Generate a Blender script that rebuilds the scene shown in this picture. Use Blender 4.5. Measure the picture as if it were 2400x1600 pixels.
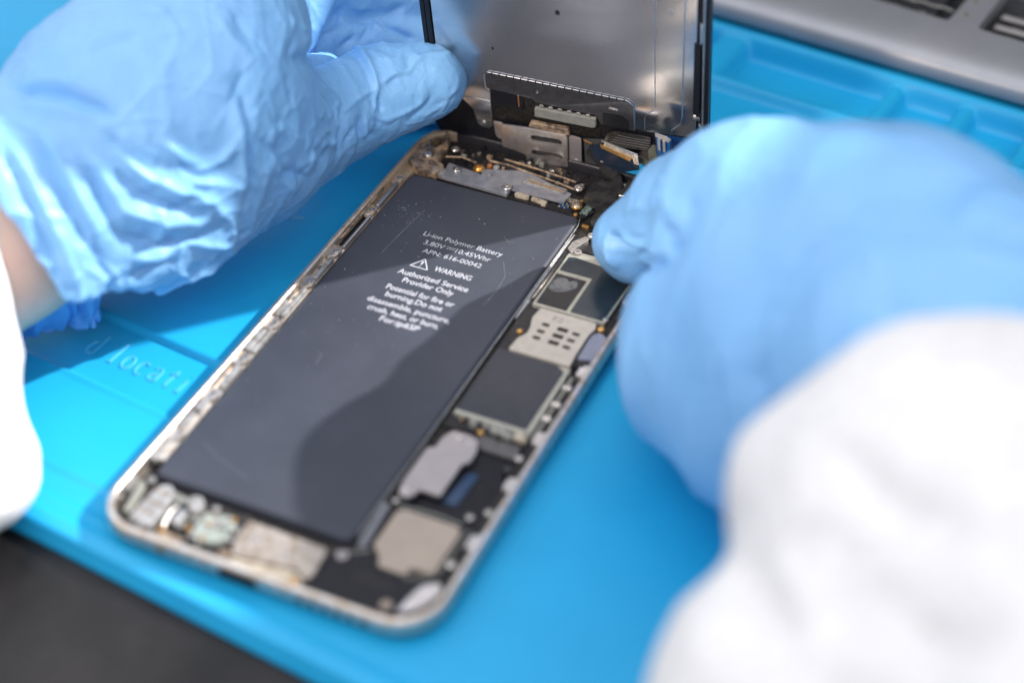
import bpy, bmesh, math, random
import numpy as np
from mathutils import Vector, Matrix
from mathutils.bvhtree import BVHTree

SC = bpy.context.scene
for o in list(bpy.data.objects): bpy.data.objects.remove(o)
MM = 0.001
random.seed(7); RNG = np.random.default_rng(11)

# ------------------------------------------------------------------ camera
CAM_R = np.array([[0.9088921, -0.2648367, 0.3221439], [0.4169234, 0.5946264, -0.6874550], [-0.0094920, 0.7591317, 0.6508680]])
CAM_C = np.array([187.005, -192.108, 268.011])      # mm, origin = lower left corner of the phone, lying on the mat
FPX = 4157.99                                        # focal length in pixels of the 2400 px wide photograph
cam = bpy.data.cameras.new('camera'); camo = bpy.data.objects.new('camera', cam); SC.collection.objects.link(camo)
M = Matrix([list(CAM_R[i]) + [CAM_C[i]*MM] for i in range(3)] + [[0, 0, 0, 1]])
camo.matrix_world = M
cam.sensor_width = 36; cam.lens = FPX*36/2400; cam.clip_start = 0.01; cam.clip_end = 20
cam.dof.use_dof = True; cam.dof.focus_distance = 0.441; cam.dof.aperture_fstop = 5.2; cam.dof.aperture_blades = 9
SC.camera = camo

# ------------------------------------------------------------------ light
SUN_AZ = (0.7545, 0.6563); SUN_EL = math.radians(35)
w = bpy.data.worlds.new('World'); SC.world = w; w.use_nodes = True
nt = w.node_tree; nt.nodes.clear()
wo = nt.nodes.new('ShaderNodeOutputWorld'); bg = nt.nodes.new('ShaderNodeBackground'); bg.inputs[1].default_value = 1.5
tc = nt.nodes.new('ShaderNodeTexCoord'); sep = nt.nodes.new('ShaderNodeSeparateXYZ'); rmp = nt.nodes.new('ShaderNodeValToRGB')
mr = nt.nodes.new('ShaderNodeMapRange'); mr.inputs['From Min'].default_value = -0.2; mr.inputs['From Max'].default_value = 1.0
nt.links.new(tc.outputs['Generated'], sep.inputs[0]); nt.links.new(sep.outputs['Z'], mr.inputs['Value']); nt.links.new(mr.outputs[0], rmp.inputs[0])
cr = rmp.color_ramp; cr.elements[0].position = 0.1; cr.elements[0].color = (0.28, 0.285, 0.30, 1); cr.elements[1].position = 0.95; cr.elements[1].color = (1.14, 1.15, 1.22, 1)
nt.links.new(rmp.outputs[0], bg.inputs[0]); nt.links.new(bg.outputs[0], wo.inputs[0])
sun = bpy.data.lights.new('sun', 'SUN'); sun.energy = 7.0; sun.angle = math.radians(1.1); sun.color = (1.0, 0.975, 0.94)
suno = bpy.data.objects.new('sun', sun); SC.collection.objects.link(suno)
sd = Vector((SUN_AZ[0]*math.cos(SUN_EL), SUN_AZ[1]*math.cos(SUN_EL), math.sin(SUN_EL)))
suno.rotation_euler = sd.to_track_quat('Z', 'Y').to_euler(); suno.location = sd*2
lamp = bpy.data.lights.new('highlight_spot', 'SPOT'); lamp.energy = 5.0; lamp.shadow_soft_size = 0.022; lamp.color = (1.0, 0.82, 0.66)  # added spot without a visible source, for the warm highlight on the screen back
lamp.spot_size = math.radians(20); lamp.spot_blend = 0.7
lampo = bpy.data.objects.new('highlight_spot', lamp); SC.collection.objects.link(lampo); lampo.location = (-0.022, -0.195, 0.31)
lampo.rotation_euler = (lampo.location-Vector((0.055, 0.140, 0.015))).to_track_quat('Z', 'Y').to_euler()
SC.view_settings.view_transform = 'Standard'; SC.view_settings.look = 'None'; SC.view_settings.exposure = 0.0; SC.view_settings.gamma = 1
SC.cycles.use_denoising = True
SC.cycles.max_bounces = 8; SC.cycles.sample_clamp_indirect = 6; SC.cycles.caustics_reflective = False; SC.cycles.caustics_refractive = False

# ------------------------------------------------------------------ helpers
ORG = {}
def at(px, py, d):            # a point at depth d mm from the camera's position
    return CAM_C + CAM_R @ np.array([(px-1200)/FPX*d, -(py-800)/FPX*d, -d])
def atz(px, py, z):
    r = CAM_R @ np.array([(px-1200)/FPX, -(py-800)/FPX, -1.0]); t = (z-CAM_C[2])/r[2]; return CAM_C + r*t

def tag(o, label=None, cat=None, group=None, kind=None):
    if label: o['label'] = label
    if cat: o['category'] = cat
    if group: o['group'] = group
    if kind: o['kind'] = kind
    return o
def thing(name, org, label, cat, group=None):
    o = bpy.data.objects.new(name, None); SC.collection.objects.link(o)
    o.empty_display_size = 0.01; o.location = Vector(org)*MM; ORG[o.name] = np.array(org, float)
    return tag(o, label, cat, group)
def link(name, me, parent, org=(0, 0, 0)):
    o = bpy.data.objects.new(name, me); SC.collection.objects.link(o)
    if parent is None:
        o.location = Vector(org)*MM; ORG[o.name] = np.array(org, float)
    else:
        o.parent = parent; ORG[o.name] = ORG[parent.name]
    return o
def mesh(name, V, F, mat, parent=None, org=(0, 0, 0), smooth=30):
    """V in world millimetres"""
    og = np.array(org, float) if parent is None else ORG[parent.name]
    V = (np.asarray(V, float) - og)*MM
    me = bpy.data.meshes.new(name)
    me.from_pydata(V.tolist(), [], F if isinstance(F, list) else F.tolist())
    me.update()
    if smooth:
        me.polygons.foreach_set('use_smooth', [True]*len(me.polygons))
        if smooth < 180:
            me.set_sharp_from_angle(angle=math.radians(smooth))
            for p in me.polygons:
                if len(p.vertices) > 4: p.use_smooth = False
    me.materials.append(mat)
    return link(name, me, parent, org)
ident = lambda s, t, n: (s, t, n)

def ccw(P):
    a = sum(P[i][0]*P[(i+1) % len(P)][1]-P[(i+1) % len(P)][0]*P[i][1] for i in range(len(P)))
    return P if a > 0 else P[::-1]
def rnd(P, r, n=4):            # round the corners of a polygon
    P = ccw([tuple(p[:2]) for p in P]); Q = []
    for i in range(len(P)):
        a, b, c = np.array(P[i-1]), np.array(P[i]), np.array(P[(i+1) % len(P)])
        u, v = a-b, c-b; lu, lv = np.linalg.norm(u), np.linalg.norm(v)
        k = min(r, lu*0.45, lv*0.45); p0, p1 = b+u/lu*k, b+v/lv*k
        for j in range(n+1):
            t = j/n; Q.append(tuple((1-t)**2*p0+2*t*(1-t)*b+t*t*p1))
    return Q
def inset(P, d):
    N = len(P); Q = []
    for i in range(N):
        a, b, c = np.array(P[i-1]), np.array(P[i]), np.array(P[(i+1) % N])
        u = b-a; v = c-b; u = u/(np.linalg.norm(u)+1e-9); v = v/(np.linalg.norm(v)+1e-9)
        n = np.array([-u[1]-v[1], u[0]+v[0]]); l = np.linalg.norm(n)+1e-9; n /= l
        k = max(0.5, n @ np.array([-u[1], u[0]])); Q.append(tuple(b+n*d/k))
    return Q
def prism(name, P, z0, z1, mat, parent, T=ident, r=0.0, bev=0.12, holes=None, label=None, org=(0, 0, 0)):
    P = rnd(P, r) if r > 0 else ccw([tuple(p[:2]) for p in P])
    sg = 1 if z1 > z0 else -1
    rings = [(P, z0), (P, z1-bev*sg), (inset(P, bev*0.3), z1-bev*0.3*sg), (inset(P, bev), z1)]
    N = len(P); V = [(x, y, z) for R_, z in rings for x, y in R_]; F = []
    for k in range(3):
        for i in range(N):
            j = (i+1) % N; F.append([k*N+i, k*N+j, (k+1)*N+j, (k+1)*N+i])
    F.append([3*N+i for i in range(N)]); F.append([i for i in range(N)][::-1])
    if holes:
        def tmp(V, F):
            me = bpy.data.meshes.new('t'); me.from_pydata(V, [], F); me.update(); o = bpy.data.objects.new('t', me); SC.collection.objects.link(o); return o
        A = tmp(V, F)
        lo, hi = min(z0, z1)-1, max(z0, z1)+1
        CV, CF = [], []
        for H in holes:
            H = ccw(H); n = len(H); b = len(CV); CV += [(x, y, lo) for x, y in H]+[(x, y, hi) for x, y in H]
            CF += [[b+i, b+(i+1) % n, b+n+(i+1) % n, b+n+i] for i in range(n)]+[[b+n+i for i in range(n)], [b+i for i in range(n)][::-1]]
        B = tmp(CV, CF)
        m = A.modifiers.new('b', 'BOOLEAN'); m.operation = 'DIFFERENCE'; m.object = B; m.solver = 'EXACT'
        me = bpy.data.meshes.new_from_object(A.evaluated_get(bpy.context.evaluated_depsgraph_get()))
        V = [tuple(v.co) for v in me.vertices]; F = [list(p.vertices) for p in me.polygons]
        bpy.data.objects.remove(A); bpy.data.objects.remove(B)
    V = [T(*v) for v in V]
    o = mesh(name, V, F, mat, parent, org=org, smooth=40)
    if label: o['label'] = label
    return o
def rect(x0, y0, x1, y1): return [(x0, y0), (x1, y0), (x1, y1), (x0, y1)]
def disc(cx, cy, r, n=20, ry=None): return [(cx+r*math.cos(2*math.pi*i/n), cy+(ry or r)*math.sin(2*math.pi*i/n)) for i in range(n)]
def slot(x0, y0, x1, y1, r, n=8):
    a = math.atan2(y1-y0, x1-x0); P = []
    for i in range(n+1):
        t = a-math.pi/2+math.pi*i/n; P.append((x1+r*math.cos(t), y1+r*math.sin(t)))
    for i in range(n+1):
        t = a+math.pi/2+math.pi*i/n; P.append((x0+r*math.cos(t), y0+r*math.sin(t)))
    return P
def screw(x, y, z, r, mat, parent, T=ident, ring=None, sock=True):
    n = 24; V, F = [], []
    prof = [(r, z-0.5), (r, z), (r*0.92, z+0.12), (r*0.5, z+0.2), (r*0.42, z+0.18), (r*0.38, z-0.25), (0.0001, z-0.28)]
    for k, (q, h) in enumerate(prof):
        for i in range(n):
            a = 2*math.pi*i/n; qq = q*(1+0.22*math.cos(5*a)) if k in (4, 5) and sock else q
            V.append(T(x+qq*math.cos(a), y+qq*math.sin(a), h))
    for k in range(len(prof)-1):
        for i in range(n): F.append([k*n+i, k*n+(i+1) % n, (k+1)*n+(i+1) % n, (k+1)*n+i])
    o = mesh('screw', V, F, mat, parent, smooth=35)
    if ring: prism('gold_ring', disc(x, y, r*1.35), z-0.6, z-0.22, ring, o, T, bev=0.08)
    return o
def tube(name, P, r, mat, parent, n=8, org=(0, 0, 0), flat=1.0, closed=False):
    P = [np.array(p, float) for p in P]; V, F = [], []
    R_ = r if hasattr(r, '__len__') else [r]*len(P)
    N = len(P)
    for i in range(N):
        a = P[(i-1) % N] if closed else P[max(0, i-1)]; b = P[(i+1) % N] if closed else P[min(N-1, i+1)]
        d = b-a; d /= np.linalg.norm(d)+1e-12
        up = np.array([0, 0, 1.]) if abs(d[2]) < 0.9 else np.array([1., 0, 0])
        s = np.cross(d, up); s /= np.linalg.norm(s); q = np.cross(s, d)
        for k in range(n):
            t = 2*math.pi*k/n; V.append(P[i]+R_[i]*(s*math.cos(t)+q*math.sin(t)*flat))
    for i in range(N if closed else N-1):
        for k in range(n):
            j = (i+1) % N; F.append([i*n+k, i*n+(k+1) % n, j*n+(k+1) % n, j*n+k])
    if not closed: F += [[k for k in range(n)][::-1], [(N-1)*n+k for k in range(n)]]
    return mesh(name, V, F, mat, parent, org=org, smooth=60)
def ribbon(name, P, width, thick, mat, parent, org=(0, 0, 0)):    # P: (point, side vector) pairs
    V, F = [], []; N = len(P)
    for i, (p, s) in enumerate(P):
        p = np.array(p, float); s = np.array(s, float); s /= np.linalg.norm(s)
        a = np.array(P[max(0, i-1)][0], float); b = np.array(P[min(N-1, i+1)][0], float)
        nrm = np.cross(b-a, s); nrm /= np.linalg.norm(nrm)+1e-9; wd = width[i] if hasattr(width, '__len__') else width
        V += [p-s*wd/2-nrm*thick/2, p+s*wd/2-nrm*thick/2, p+s*wd/2+nrm*thick/2, p-s*wd/2+nrm*thick/2]
    for i in range(N-1):
        for k in range(4): F.append([i*4+k, i*4+(k+1) % 4, i*4+4+(k+1) % 4, i*4+4+k])
    F += [[3, 2, 1, 0], [N*4-4, N*4-3, N*4-2, N*4-1]]
    return mesh(name, V, F, mat, parent, org=org, smooth=40)

# ------------------------------------------------------------------ materials
def nod(nt, t, **kw):
    n = nt.nodes.new(t)
    for k, v in kw.items():
        if k.startswith('i_'): n.inputs[k[2:].replace('_', ' ')].default_value = v
        else: setattr(n, k, v)
    return n
def mat(name, col, rough=0.5, metal=0.0, col2=None, cs=0.3, cth=(0.4, 0.65), bump=0.0, bs=2.0, rvar=0.0, stretch=None, spec=0.5, sss=0.0, sssr=(1, 1, 1), coat=0.0, bump2=None, extra=None, detail=4):
    m = bpy.data.materials.new(name); m.use_nodes = True; nt = m.node_tree; b = nt.nodes['Principled BSDF']; L = nt.links.new
    b.inputs['Base Color'].default_value = (*col, 1); b.inputs['Roughness'].default_value = rough; b.inputs['Metallic'].default_value = metal
    b.inputs['Specular IOR Level'].default_value = spec
    if coat: b.inputs['Coat Weight'].default_value = coat; b.inputs['Coat Roughness'].default_value = 0.08
    if sss: b.inputs['Subsurface Weight'].default_value = sss; b.inputs['Subsurface Radius'].default_value = sssr; b.inputs['Subsurface Scale'].default_value = 0.001
    g = nod(nt, 'ShaderNodeNewGeometry'); sc = nod(nt, 'ShaderNodeVectorMath', operation='SCALE'); sc.inputs['Scale'].default_value = 1000.0
    L(g.outputs['Position'], sc.inputs[0]); vec = sc.outputs[0]
    mp = nod(nt, 'ShaderNodeMapping'); L(vec, mp.inputs[0]); vec = mp.outputs[0]
    if stretch: mp.inputs['Rotation'].default_value = stretch[1]; mp.inputs['Scale'].default_value = stretch[0]
    c2 = col2 or tuple(c*0.86 for c in col)
    n1 = nod(nt, 'ShaderNodeTexNoise', i_Scale=cs, i_Detail=detail, i_Roughness=0.6); L(vec, n1.inputs['Vector'])
    r1 = nod(nt, 'ShaderNodeValToRGB'); L(n1.outputs[0], r1.inputs[0]); r1.color_ramp.elements[0].position, r1.color_ramp.elements[1].position = cth
    r1.color_ramp.elements[0].color = (*col, 1); r1.color_ramp.elements[1].color = (*c2, 1); L(r1.outputs[0], b.inputs['Base Color'])
    if rvar:
        r2 = nod(nt, 'ShaderNodeMapRange'); L(n1.outputs[0], r2.inputs[0]); r2.inputs['To Min'].default_value = max(0, rough-rvar); r2.inputs['To Max'].default_value = min(1, rough+rvar); L(r2.outputs[0], b.inputs['Roughness'])
    if bump:
        n2 = nod(nt, 'ShaderNodeTexNoise', i_Scale=bs, i_Detail=3); L(vec, n2.inputs['Vector'])
        bp = nod(nt, 'ShaderNodeBump', i_Strength=1.0, i_Distance=bump*MM); L(n2.outputs[0], bp.inputs['Height']); L(bp.outputs[0], b.inputs['Normal'])
    if extra: extra(nt, b, vec, r1, L)
    return m

m_mat = mat('silicone_blue', (0.014, 0.37, 0.68), 0.40, bump=0.02, bs=3.0, col2=(0.012, 0.35, 0.65), cs=0.05, spec=0.35)
m_letter = mat('silicone_letters', (0.06, 0.45, 0.78), 0.4)
m_table = mat('dark_table', (0.009, 0.0085, 0.009), 0.38, col2=(0.016, 0.014, 0.015), cs=0.08, bump=0.05, bs=1.0, spec=0.3)
m_frame = mat('aluminium_frame', (0.62, 0.60, 0.60), 0.34, 0.85, col2=(0.50, 0.45, 0.42), cs=0.35, bump=0.02, bs=2.5, rvar=0.08)
def dirt(nt, b, vec, r1, L):
    sp = nod(nt, 'ShaderNodeSeparateXYZ'); L(vec, sp.inputs[0])
    m1 = nod(nt, 'ShaderNodeMapRange'); L(sp.outputs['Y'], m1.inputs[0]); m1.inputs['From Min'].default_value = 78; m1.inputs['From Max'].default_value = 150
    n = nod(nt, 'ShaderNodeTexNoise', i_Scale=0.9, i_Detail=6.0, i_Roughness=0.7); L(vec, n.inputs['Vector'])
    ad = nod(nt, 'ShaderNodeMath', operation='MULTIPLY_ADD'); L(m1.outputs[0], ad.inputs[0]); ad.inputs[1].default_value = 0.34; L(n.outputs[0], ad.inputs[2])
    rp = nod(nt, 'ShaderNodeValToRGB'); L(ad.outputs[0], rp.inputs[0]); rp.color_ramp.elements[0].position = 0.6; rp.color_ramp.elements[1].position = 0.74
    mx = nod(nt, 'ShaderNodeMix', data_type='RGBA'); L(rp.outputs[0], mx.inputs['Factor']); L(r1.outputs[0], mx.inputs['A']); mx.inputs['B'].default_value = (0.44, 0.32, 0.21, 1)
    L(mx.outputs['Result'], b.inputs['Base Color'])
    # near-black far end of the rim, right of the corner
    yb = nod(nt, 'ShaderNodeMath', operation='GREATER_THAN'); L(sp.outputs['Y'], yb.inputs[0]); yb.inputs[1].default_value = 155.3
    xb = nod(nt, 'ShaderNodeMath', operation='GREATER_THAN'); L(sp.outputs['X'], xb.inputs[0]); xb.inputs[1].default_value = 8.5
    bb = nod(nt, 'ShaderNodeMath', operation='MULTIPLY'); L(yb.outputs[0], bb.inputs[0]); L(xb.outputs[0], bb.inputs[1])
    mx2 = nod(nt, 'ShaderNodeMix', data_type='RGBA'); L(bb.outputs[0], mx2.inputs['Factor']); L(mx.outputs['Result'], mx2.inputs['A']); mx2.inputs['B'].default_value = (0.02, 0.02, 0.024, 1)
    L(mx2.outputs['Result'], b.inputs['Base Color'])
    iv = nod(nt, 'ShaderNodeMapRange'); L(rp.outputs[0], iv.inputs[0]); iv.inputs['To Min'].default_value = 0.85; iv.inputs['To Max'].default_value = 0.15; L(iv.outputs[0], b.inputs['Metallic'])
m_rim = mat('worn_rim', (0.74, 0.70, 0.67), 0.30, 0.85, col2=(0.56, 0.45, 0.34), cs=0.5, bump=0.06, bs=3.0, rvar=0.1, extra=dirt)
m_dirty = mat('grimy_bracket', (0.46, 0.33, 0.21), 0.4, 0.35, col2=(0.13, 0.10, 0.085), cs=0.55, cth=(0.42, 0.6), bump=0.15, bs=1.2)
m_bat = mat('battery_film', (0.042, 0.047, 0.062), 0.44, col2=(0.050, 0.055, 0.073), cs=0.06, bump=0.02, bs=0.35, rvar=0.06, spec=0.28)
m_ink = mat('grey_ink', (0.50, 0.51, 0.56), 0.6)
m_black = mat('black_plastic', (0.008, 0.0085, 0.012), 0.38, spec=0.25, col2=(0.014, 0.014, 0.018), cs=1.2, bump=0.03, bs=2.0)
m_well = mat('dark_well', (0.012, 0.012, 0.015), 0.6, 0.0, spec=0.25, col2=(0.045, 0.038, 0.032), cs=1.0)
m_pcb = mat('board_black', (0.010, 0.010, 0.013), 0.4, spec=0.3, col2=(0.07, 0.055, 0.04), cs=1.4, cth=(0.55, 0.7), bump=0.05, bs=3)
m_shield = mat('shield_sticker', (0.012, 0.022, 0.032), 0.3, spec=0.35, col2=(0.017, 0.026, 0.034), cs=0.3, coat=0.05, rvar=0.08)
m_shield2 = mat('shield_sticker_grey', (0.034, 0.037, 0.048), 0.42, spec=0.25, col2=(0.040, 0.043, 0.053), cs=0.3)
m_border = mat('shield_border', (0.42, 0.42, 0.36), 0.42, 0.5, col2=(0.34, 0.34, 0.30), cs=0.8)
m_sim = mat('sim_reader_steel', (0.50, 0.47, 0.41), 0.42, 0.45, col2=(0.44, 0.41, 0.37), cs=0.5, bump=0.03, bs=1.5)
m_hole = mat('hole_shade', (0.010, 0.009, 0.008), 0.5, spec=0.2, col2=(0.035, 0.032, 0.028), cs=1.5)  # dark caps: the shade inside holes, slots and gaps put into colour
m_mauve = mat('bracket_steel', (0.40, 0.36, 0.355), 0.45, 0.55, col2=(0.36, 0.33, 0.34), cs=0.2)
m_tan = mat('vibration_plate', (0.40, 0.33, 0.27), 0.5, 0.4, col2=(0.36, 0.30, 0.25), cs=0.15)
m_silver = mat('silver', (0.70, 0.68, 0.66), 0.26, 0.9, col2=(0.5, 0.46, 0.42), cs=1.0, bump=0.04, bs=2.5)
m_white = mat('pale_metal', (0.46, 0.455, 0.45), 0.4, 0.5, col2=(0.26, 0.24, 0.22), cs=0.6, bump=0.05, bs=1.5)
m_gold = mat('gold', (0.75, 0.42, 0.12), 0.28, 0.9, col2=(0.6, 0.35, 0.14), cs=1.5)
m_copper = mat('copper', (0.62, 0.26, 0.10), 0.4, 0.7)
m_tape = mat('clear_tape', (0.17, 0.18, 0.21), 0.22, col2=(0.25, 0.25, 0.27), cs=0.35, coat=0.3, bump=0.06, bs=0.6)
m_flex = mat('black_flex', (0.018, 0.018, 0.019), 0.26, col2=(0.045, 0.042, 0.042), cs=0.35, coat=0.3, bump=0.05, bs=0.5)
m_olive = mat('olive_flex', (0.075, 0.085, 0.055), 0.3, coat=0.3)
m_conn = mat('connector_grey', (0.27, 0.27, 0.24), 0.45, col2=(0.22, 0.22, 0.19), cs=0.8)
m_bluep = mat('blue_board', (0.01, 0.09, 0.26), 0.35)
m_cream = mat('cream', (0.48, 0.42, 0.33), 0.5, col2=(0.30, 0.24, 0.17), cs=0.5)
def scuff(nt, b, vec, r1, L):
    n = nod(nt, 'ShaderNodeTexNoise', i_Scale=4.0, i_Detail=1.0); L(vec, n.inputs['Vector'])
    b.inputs['Anisotropic'].default_value = 0.88; tg = nod(nt, 'ShaderNodeTangent', direction_type='RADIAL', axis='Z'); L(tg.outputs[0], b.inputs['Tangent'])
    bp = nod(nt, 'ShaderNodeBump', i_Strength=1.0, i_Distance=0.001*MM); L(n.outputs[0], bp.inputs['Height']); L(bp.outputs[0], b.inputs['Normal'])
m_plate = mat('screen_shield_steel', (0.62, 0.64, 0.68), 0.17, 0.95, col2=(0.56, 0.58, 0.62), cs=0.06, rvar=0.03, extra=scuff)
m_plate_d = mat('screen_bracket_dark', (0.16, 0.16, 0.17), 0.38, 0.8, col2=(0.13, 0.125, 0.125), cs=0.5, extra=scuff)
m_edge = mat('bright_edge', (0.62, 0.63, 0.66), 0.3, 0.9)
m_glass = mat('black_glass', (0.006, 0.009, 0.016), 0.12, spec=0.6)
m_lap = mat('laptop_grey', (0.38, 0.385, 0.41), 0.42, 0.45, col2=(0.355, 0.36, 0.385), cs=0.1)
m_lapd = mat('laptop_bay_dark', (0.035, 0.037, 0.04), 0.4, 0.3, col2=(0.06, 0.06, 0.065), cs=0.3)
m_stick = mat('memory_label', (0.40, 0.38, 0.37), 0.6, col2=(0.30, 0.285, 0.28), cs=1.2)
m_coat = mat('white_cotton', (0.845, 0.835, 0.83), 0.9, bump=0.05, bs=3.0, spec=0.2)
m_skin = mat('skin', (0.86, 0.56, 0.42), 0.5, col2=(0.82, 0.52, 0.40), cs=0.15, sss=0.35, sssr=(3.0, 1.2, 0.6), bump=0.04, bs=1.5)
def glovebump(nt, b, vec, r1, L):
    n = nod(nt, 'ShaderNodeTexNoise', i_Scale=0.30, i_Detail=4.0, i_Roughness=0.5, i_Distortion=0.6); L(vec, n.inputs['Vector'])
    n3 = nod(nt, 'ShaderNodeTexNoise', i_Scale=3.5, i_Detail=2.0); L(vec, n3.inputs['Vector'])
    a = nod(nt, 'ShaderNodeMath', operation='MULTIPLY_ADD'); L(n3.outputs[0], a.inputs[0]); a.inputs[1].default_value = 0.02; L(n.outputs[0], a.inputs[2])
    bp = nod(nt, 'ShaderNodeBump', i_Strength=1.0, i_Distance=0.35*MM); L(a.outputs[0], bp.inputs['Height']); L(bp.outputs[0], b.inputs['Normal'])
m_glove = mat('nitrile_blue', (0.24, 0.505, 0.84), 0.42, col2=(0.215, 0.48, 0.825), cs=0.05, spec=0.45, sss=0.08, sssr=(0.8, 1.2, 2.0), extra=glovebump)
m_glove_shade = mat('nitrile_blue_shaded', (0.10, 0.36, 0.80), 0.4)  # deeper copy of the glove blue, the cuff's shade put into its colour

# ------------------------------------------------------------------ the mat and the table
A7 = math.radians(7)
def mw(m1, m2, z=0.0): return (m1*math.cos(A7)+m2*math.sin(A7), -m1*math.sin(A7)+m2*math.cos(A7), z)
def sstep(x, a, b): t = np.clip((x-a)/(b-a), 0, 1); return t*t*(3-2*t)
def build_mat():
    x = np.concatenate([np.arange(-230, -60, 3.0), np.arange(-60, 10, 0.8), np.arange(10, 130, 1.2), np.arange(130, 300, 3.0)])
    y = np.concatenate([np.arange(-4.6, 2, 0.35), np.arange(2, 70, 0.6), np.arange(70, 205, 2.5), np.arange(205, 252, 0.7), np.arange(252, 300, 3.0)])
    X, Y = np.meshgrid(x, y); Z = np.zeros_like(X)
    left = X < -3
    band = sstep(Y, 36.0, 37.2)*(1-sstep(Y, 55.6, 56.2)); Z -= 1.4*band*(X < 40)*(X > -143)
    Z += 0.45*sstep(Y, 10.3, 11.3)*0 - 0.5*(1-sstep(Y, 10.2, 11.4))*(X < 30)*sstep(Y, 4.5, 5.5)
    Z += 0.35*np.exp(-((Y-35.6)/0.7)**2)*(X < 40)*(X > -143)
    Z -= 0.9*(np.exp(-((X+143)/1.6)**2))
    # raised near lip and rounded outer edge
    Z += 0.55*np.exp(-((Y+0.3)/1.9)**2)
    Z -= 3.0*sstep(-Y, 2.6, 4.6)**1.4
    # tool trays at the far side
    Z += 2.6*np.exp(-(np.abs(Y-220.5)/2.4)**3) + 2.4*np.exp(-(np.abs(Y-246.0)/2.0)**3)
    tr = sstep(Y, 222.5, 224.6)*(1-sstep(Y, 242.0, 244.5))
    div = np.zeros_like(X)
    for a, b in [(24, 33)]+[(76+20.15*k, 81+20.15*k) for k in range(-0, 11)]+[(-6, 0), (-46, -40), (-86, -80)]:
        div = np.maximum(div, sstep(X, a-0.8, a+0.6)*(1-sstep(X, b-0.8, b+0.8))*(1.0 if a == 24 else 0.92))
    Z -= 4.2*tr*(1-div)
    Z += 1.1*tr*div
    Z += 0.03*np.sin(X*0.11+Y*0.07)*np.cos(Y*0.05)
    ny, nx = X.shape
    V = np.stack(mw(X, Y, Z), -1).reshape(-1, 3)
    idx = np.arange(nx*ny).reshape(ny, nx)
    F = np.stack([idx[:-1, :-1], idx[:-1, 1:], idx[1:, 1:], idx[1:, :-1]], -1).reshape(-1, 4).tolist()
    # skirt and underside so that the sheet has thickness
    rim = list(idx[0, :])+list(idx[1:, -1])+list(idx[-1, ::-1][1:])+list(idx[::-1, 0][1:-1])
    V = V.tolist(); b = len(V); V += [(V[i][0], V[i][1], -4.4) for i in rim]; n = len(rim)
    F += [[rim[i], b+i, b+(i+1) % n, rim[(i+1) % n]] for i in range(n)]
    o = mesh('repair_mat', V, F, m_mat, None, org=(40, 100, -4.4), smooth=180)
    tag(o, 'bright blue silicone work mat with moulded trays and raised lettering under the phone', 'work mat')
    return o
matt = build_mat()
# moulded letters 'd locati' as thin raised strokes with small serifs
def letters():
    h = 7.0; xh = 4.3
    G = {'l': [[(-.5, h-.4), (0, h), (0, 0)], [(-.7, 0), (.7, 0)]],
         'o': [[(1.25*math.cos(a)*1.0, xh/2+xh/2*math.sin(a)) for a in np.linspace(0, 2*math.pi, 17)]],
         'c': [[(1.25*math.cos(a), xh/2+xh/2*math.sin(a)) for a in np.linspace(0.75, 2*math.pi-0.8, 14)]],
         'a': [[(-1.0, xh-.6), (-.4, xh), (.4, xh), (.9, xh-.7), (.9, .4), (1.3, 0)], [(.9, 2.5), (-.3, 2.2), (-1.1, 1.4), (-1.0, .4), (-.3, 0), (.4, .2), (.9, .9)]],
         't': [[(.15, 5.9), (0, .7), (.4, 0), (1.0, .3)], [(-1.0, xh), (1.2, xh)]],
         'i': [[(-.5, xh-.3), (0, xh), (0, 0)], [(-.7, 0), (.7, 0)], [(0, 6.0), (0.05, 6.2)]],
         'd': [[(.5, h-.3), (1.0, h), (1.0, 0), (1.4, 0)], [(1.0, xh-.9), (.2, xh), (-.7, xh-.3), (-1.2, xh/2), (-.8, .3), (0, 0), (1.0, .9)]]}
    for ch, m1 in zip('dlocati', (-40.6, -34.0, -30.0, -25.9, -21.8, -17.9, -14.0)):
        V, F = [], []
        for st in G[ch]:
            P = [np.array(mw(m1+x, 44.1+y, -1.36)) for x, y in st]; b = len(V); n = 6
            for i, p in enumerate(P):
                d = P[min(i+1, len(P)-1)]-P[max(0, i-1)]; d /= np.linalg.norm(d); s = np.array([-d[1], d[0], 0])
                wd = 0.36
                V += [p-s*wd, p-s*wd*.6+[0, 0, .22], p+s*wd*.6+[0, 0, .22], p+s*wd]
            for i in range(len(P)-1):
                for k in range(3): F.append([b+4*i+k, b+4*i+k+1, b+4*i+5+k, b+4*i+4+k])
        mesh('raised_letter', V, F, m_letter, matt, smooth=30)
letters()
sm = atz(690, 508, 0.06); mesh('smudge', [(sm[0]+2.6*math.cos(a)*(1+.2*math.sin(3*a)), sm[1]+1.3*math.sin(a), 0.07) for a in np.linspace(0, 2*math.pi, 24)[:-1]], [list(range(23))], mat('smudge_grey', (0.10, 0.40, 0.62), 0.6, col2=(0.02, 0.37, 0.68), cs=0.6), matt, smooth=0)
tb = mesh('table', [mw(-900, -600, -4.4), mw(1100, -600, -4.4), mw(1100, 1100, -4.4), mw(-900, 1100, -4.4), mw(-900, -600, -30), mw(1100, -600, -30), mw(1100, 1100, -30), mw(-900, 1100, -30)],
          [[0, 1, 2, 3], [7, 6, 5, 4], [4, 5, 1, 0], [5, 6, 2, 1], [6, 7, 3, 2], [7, 4, 0, 3]], m_table, None, org=(0, 0, -30), smooth=0)
tag(tb, 'dark grey table top', None, kind='structure')

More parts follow.
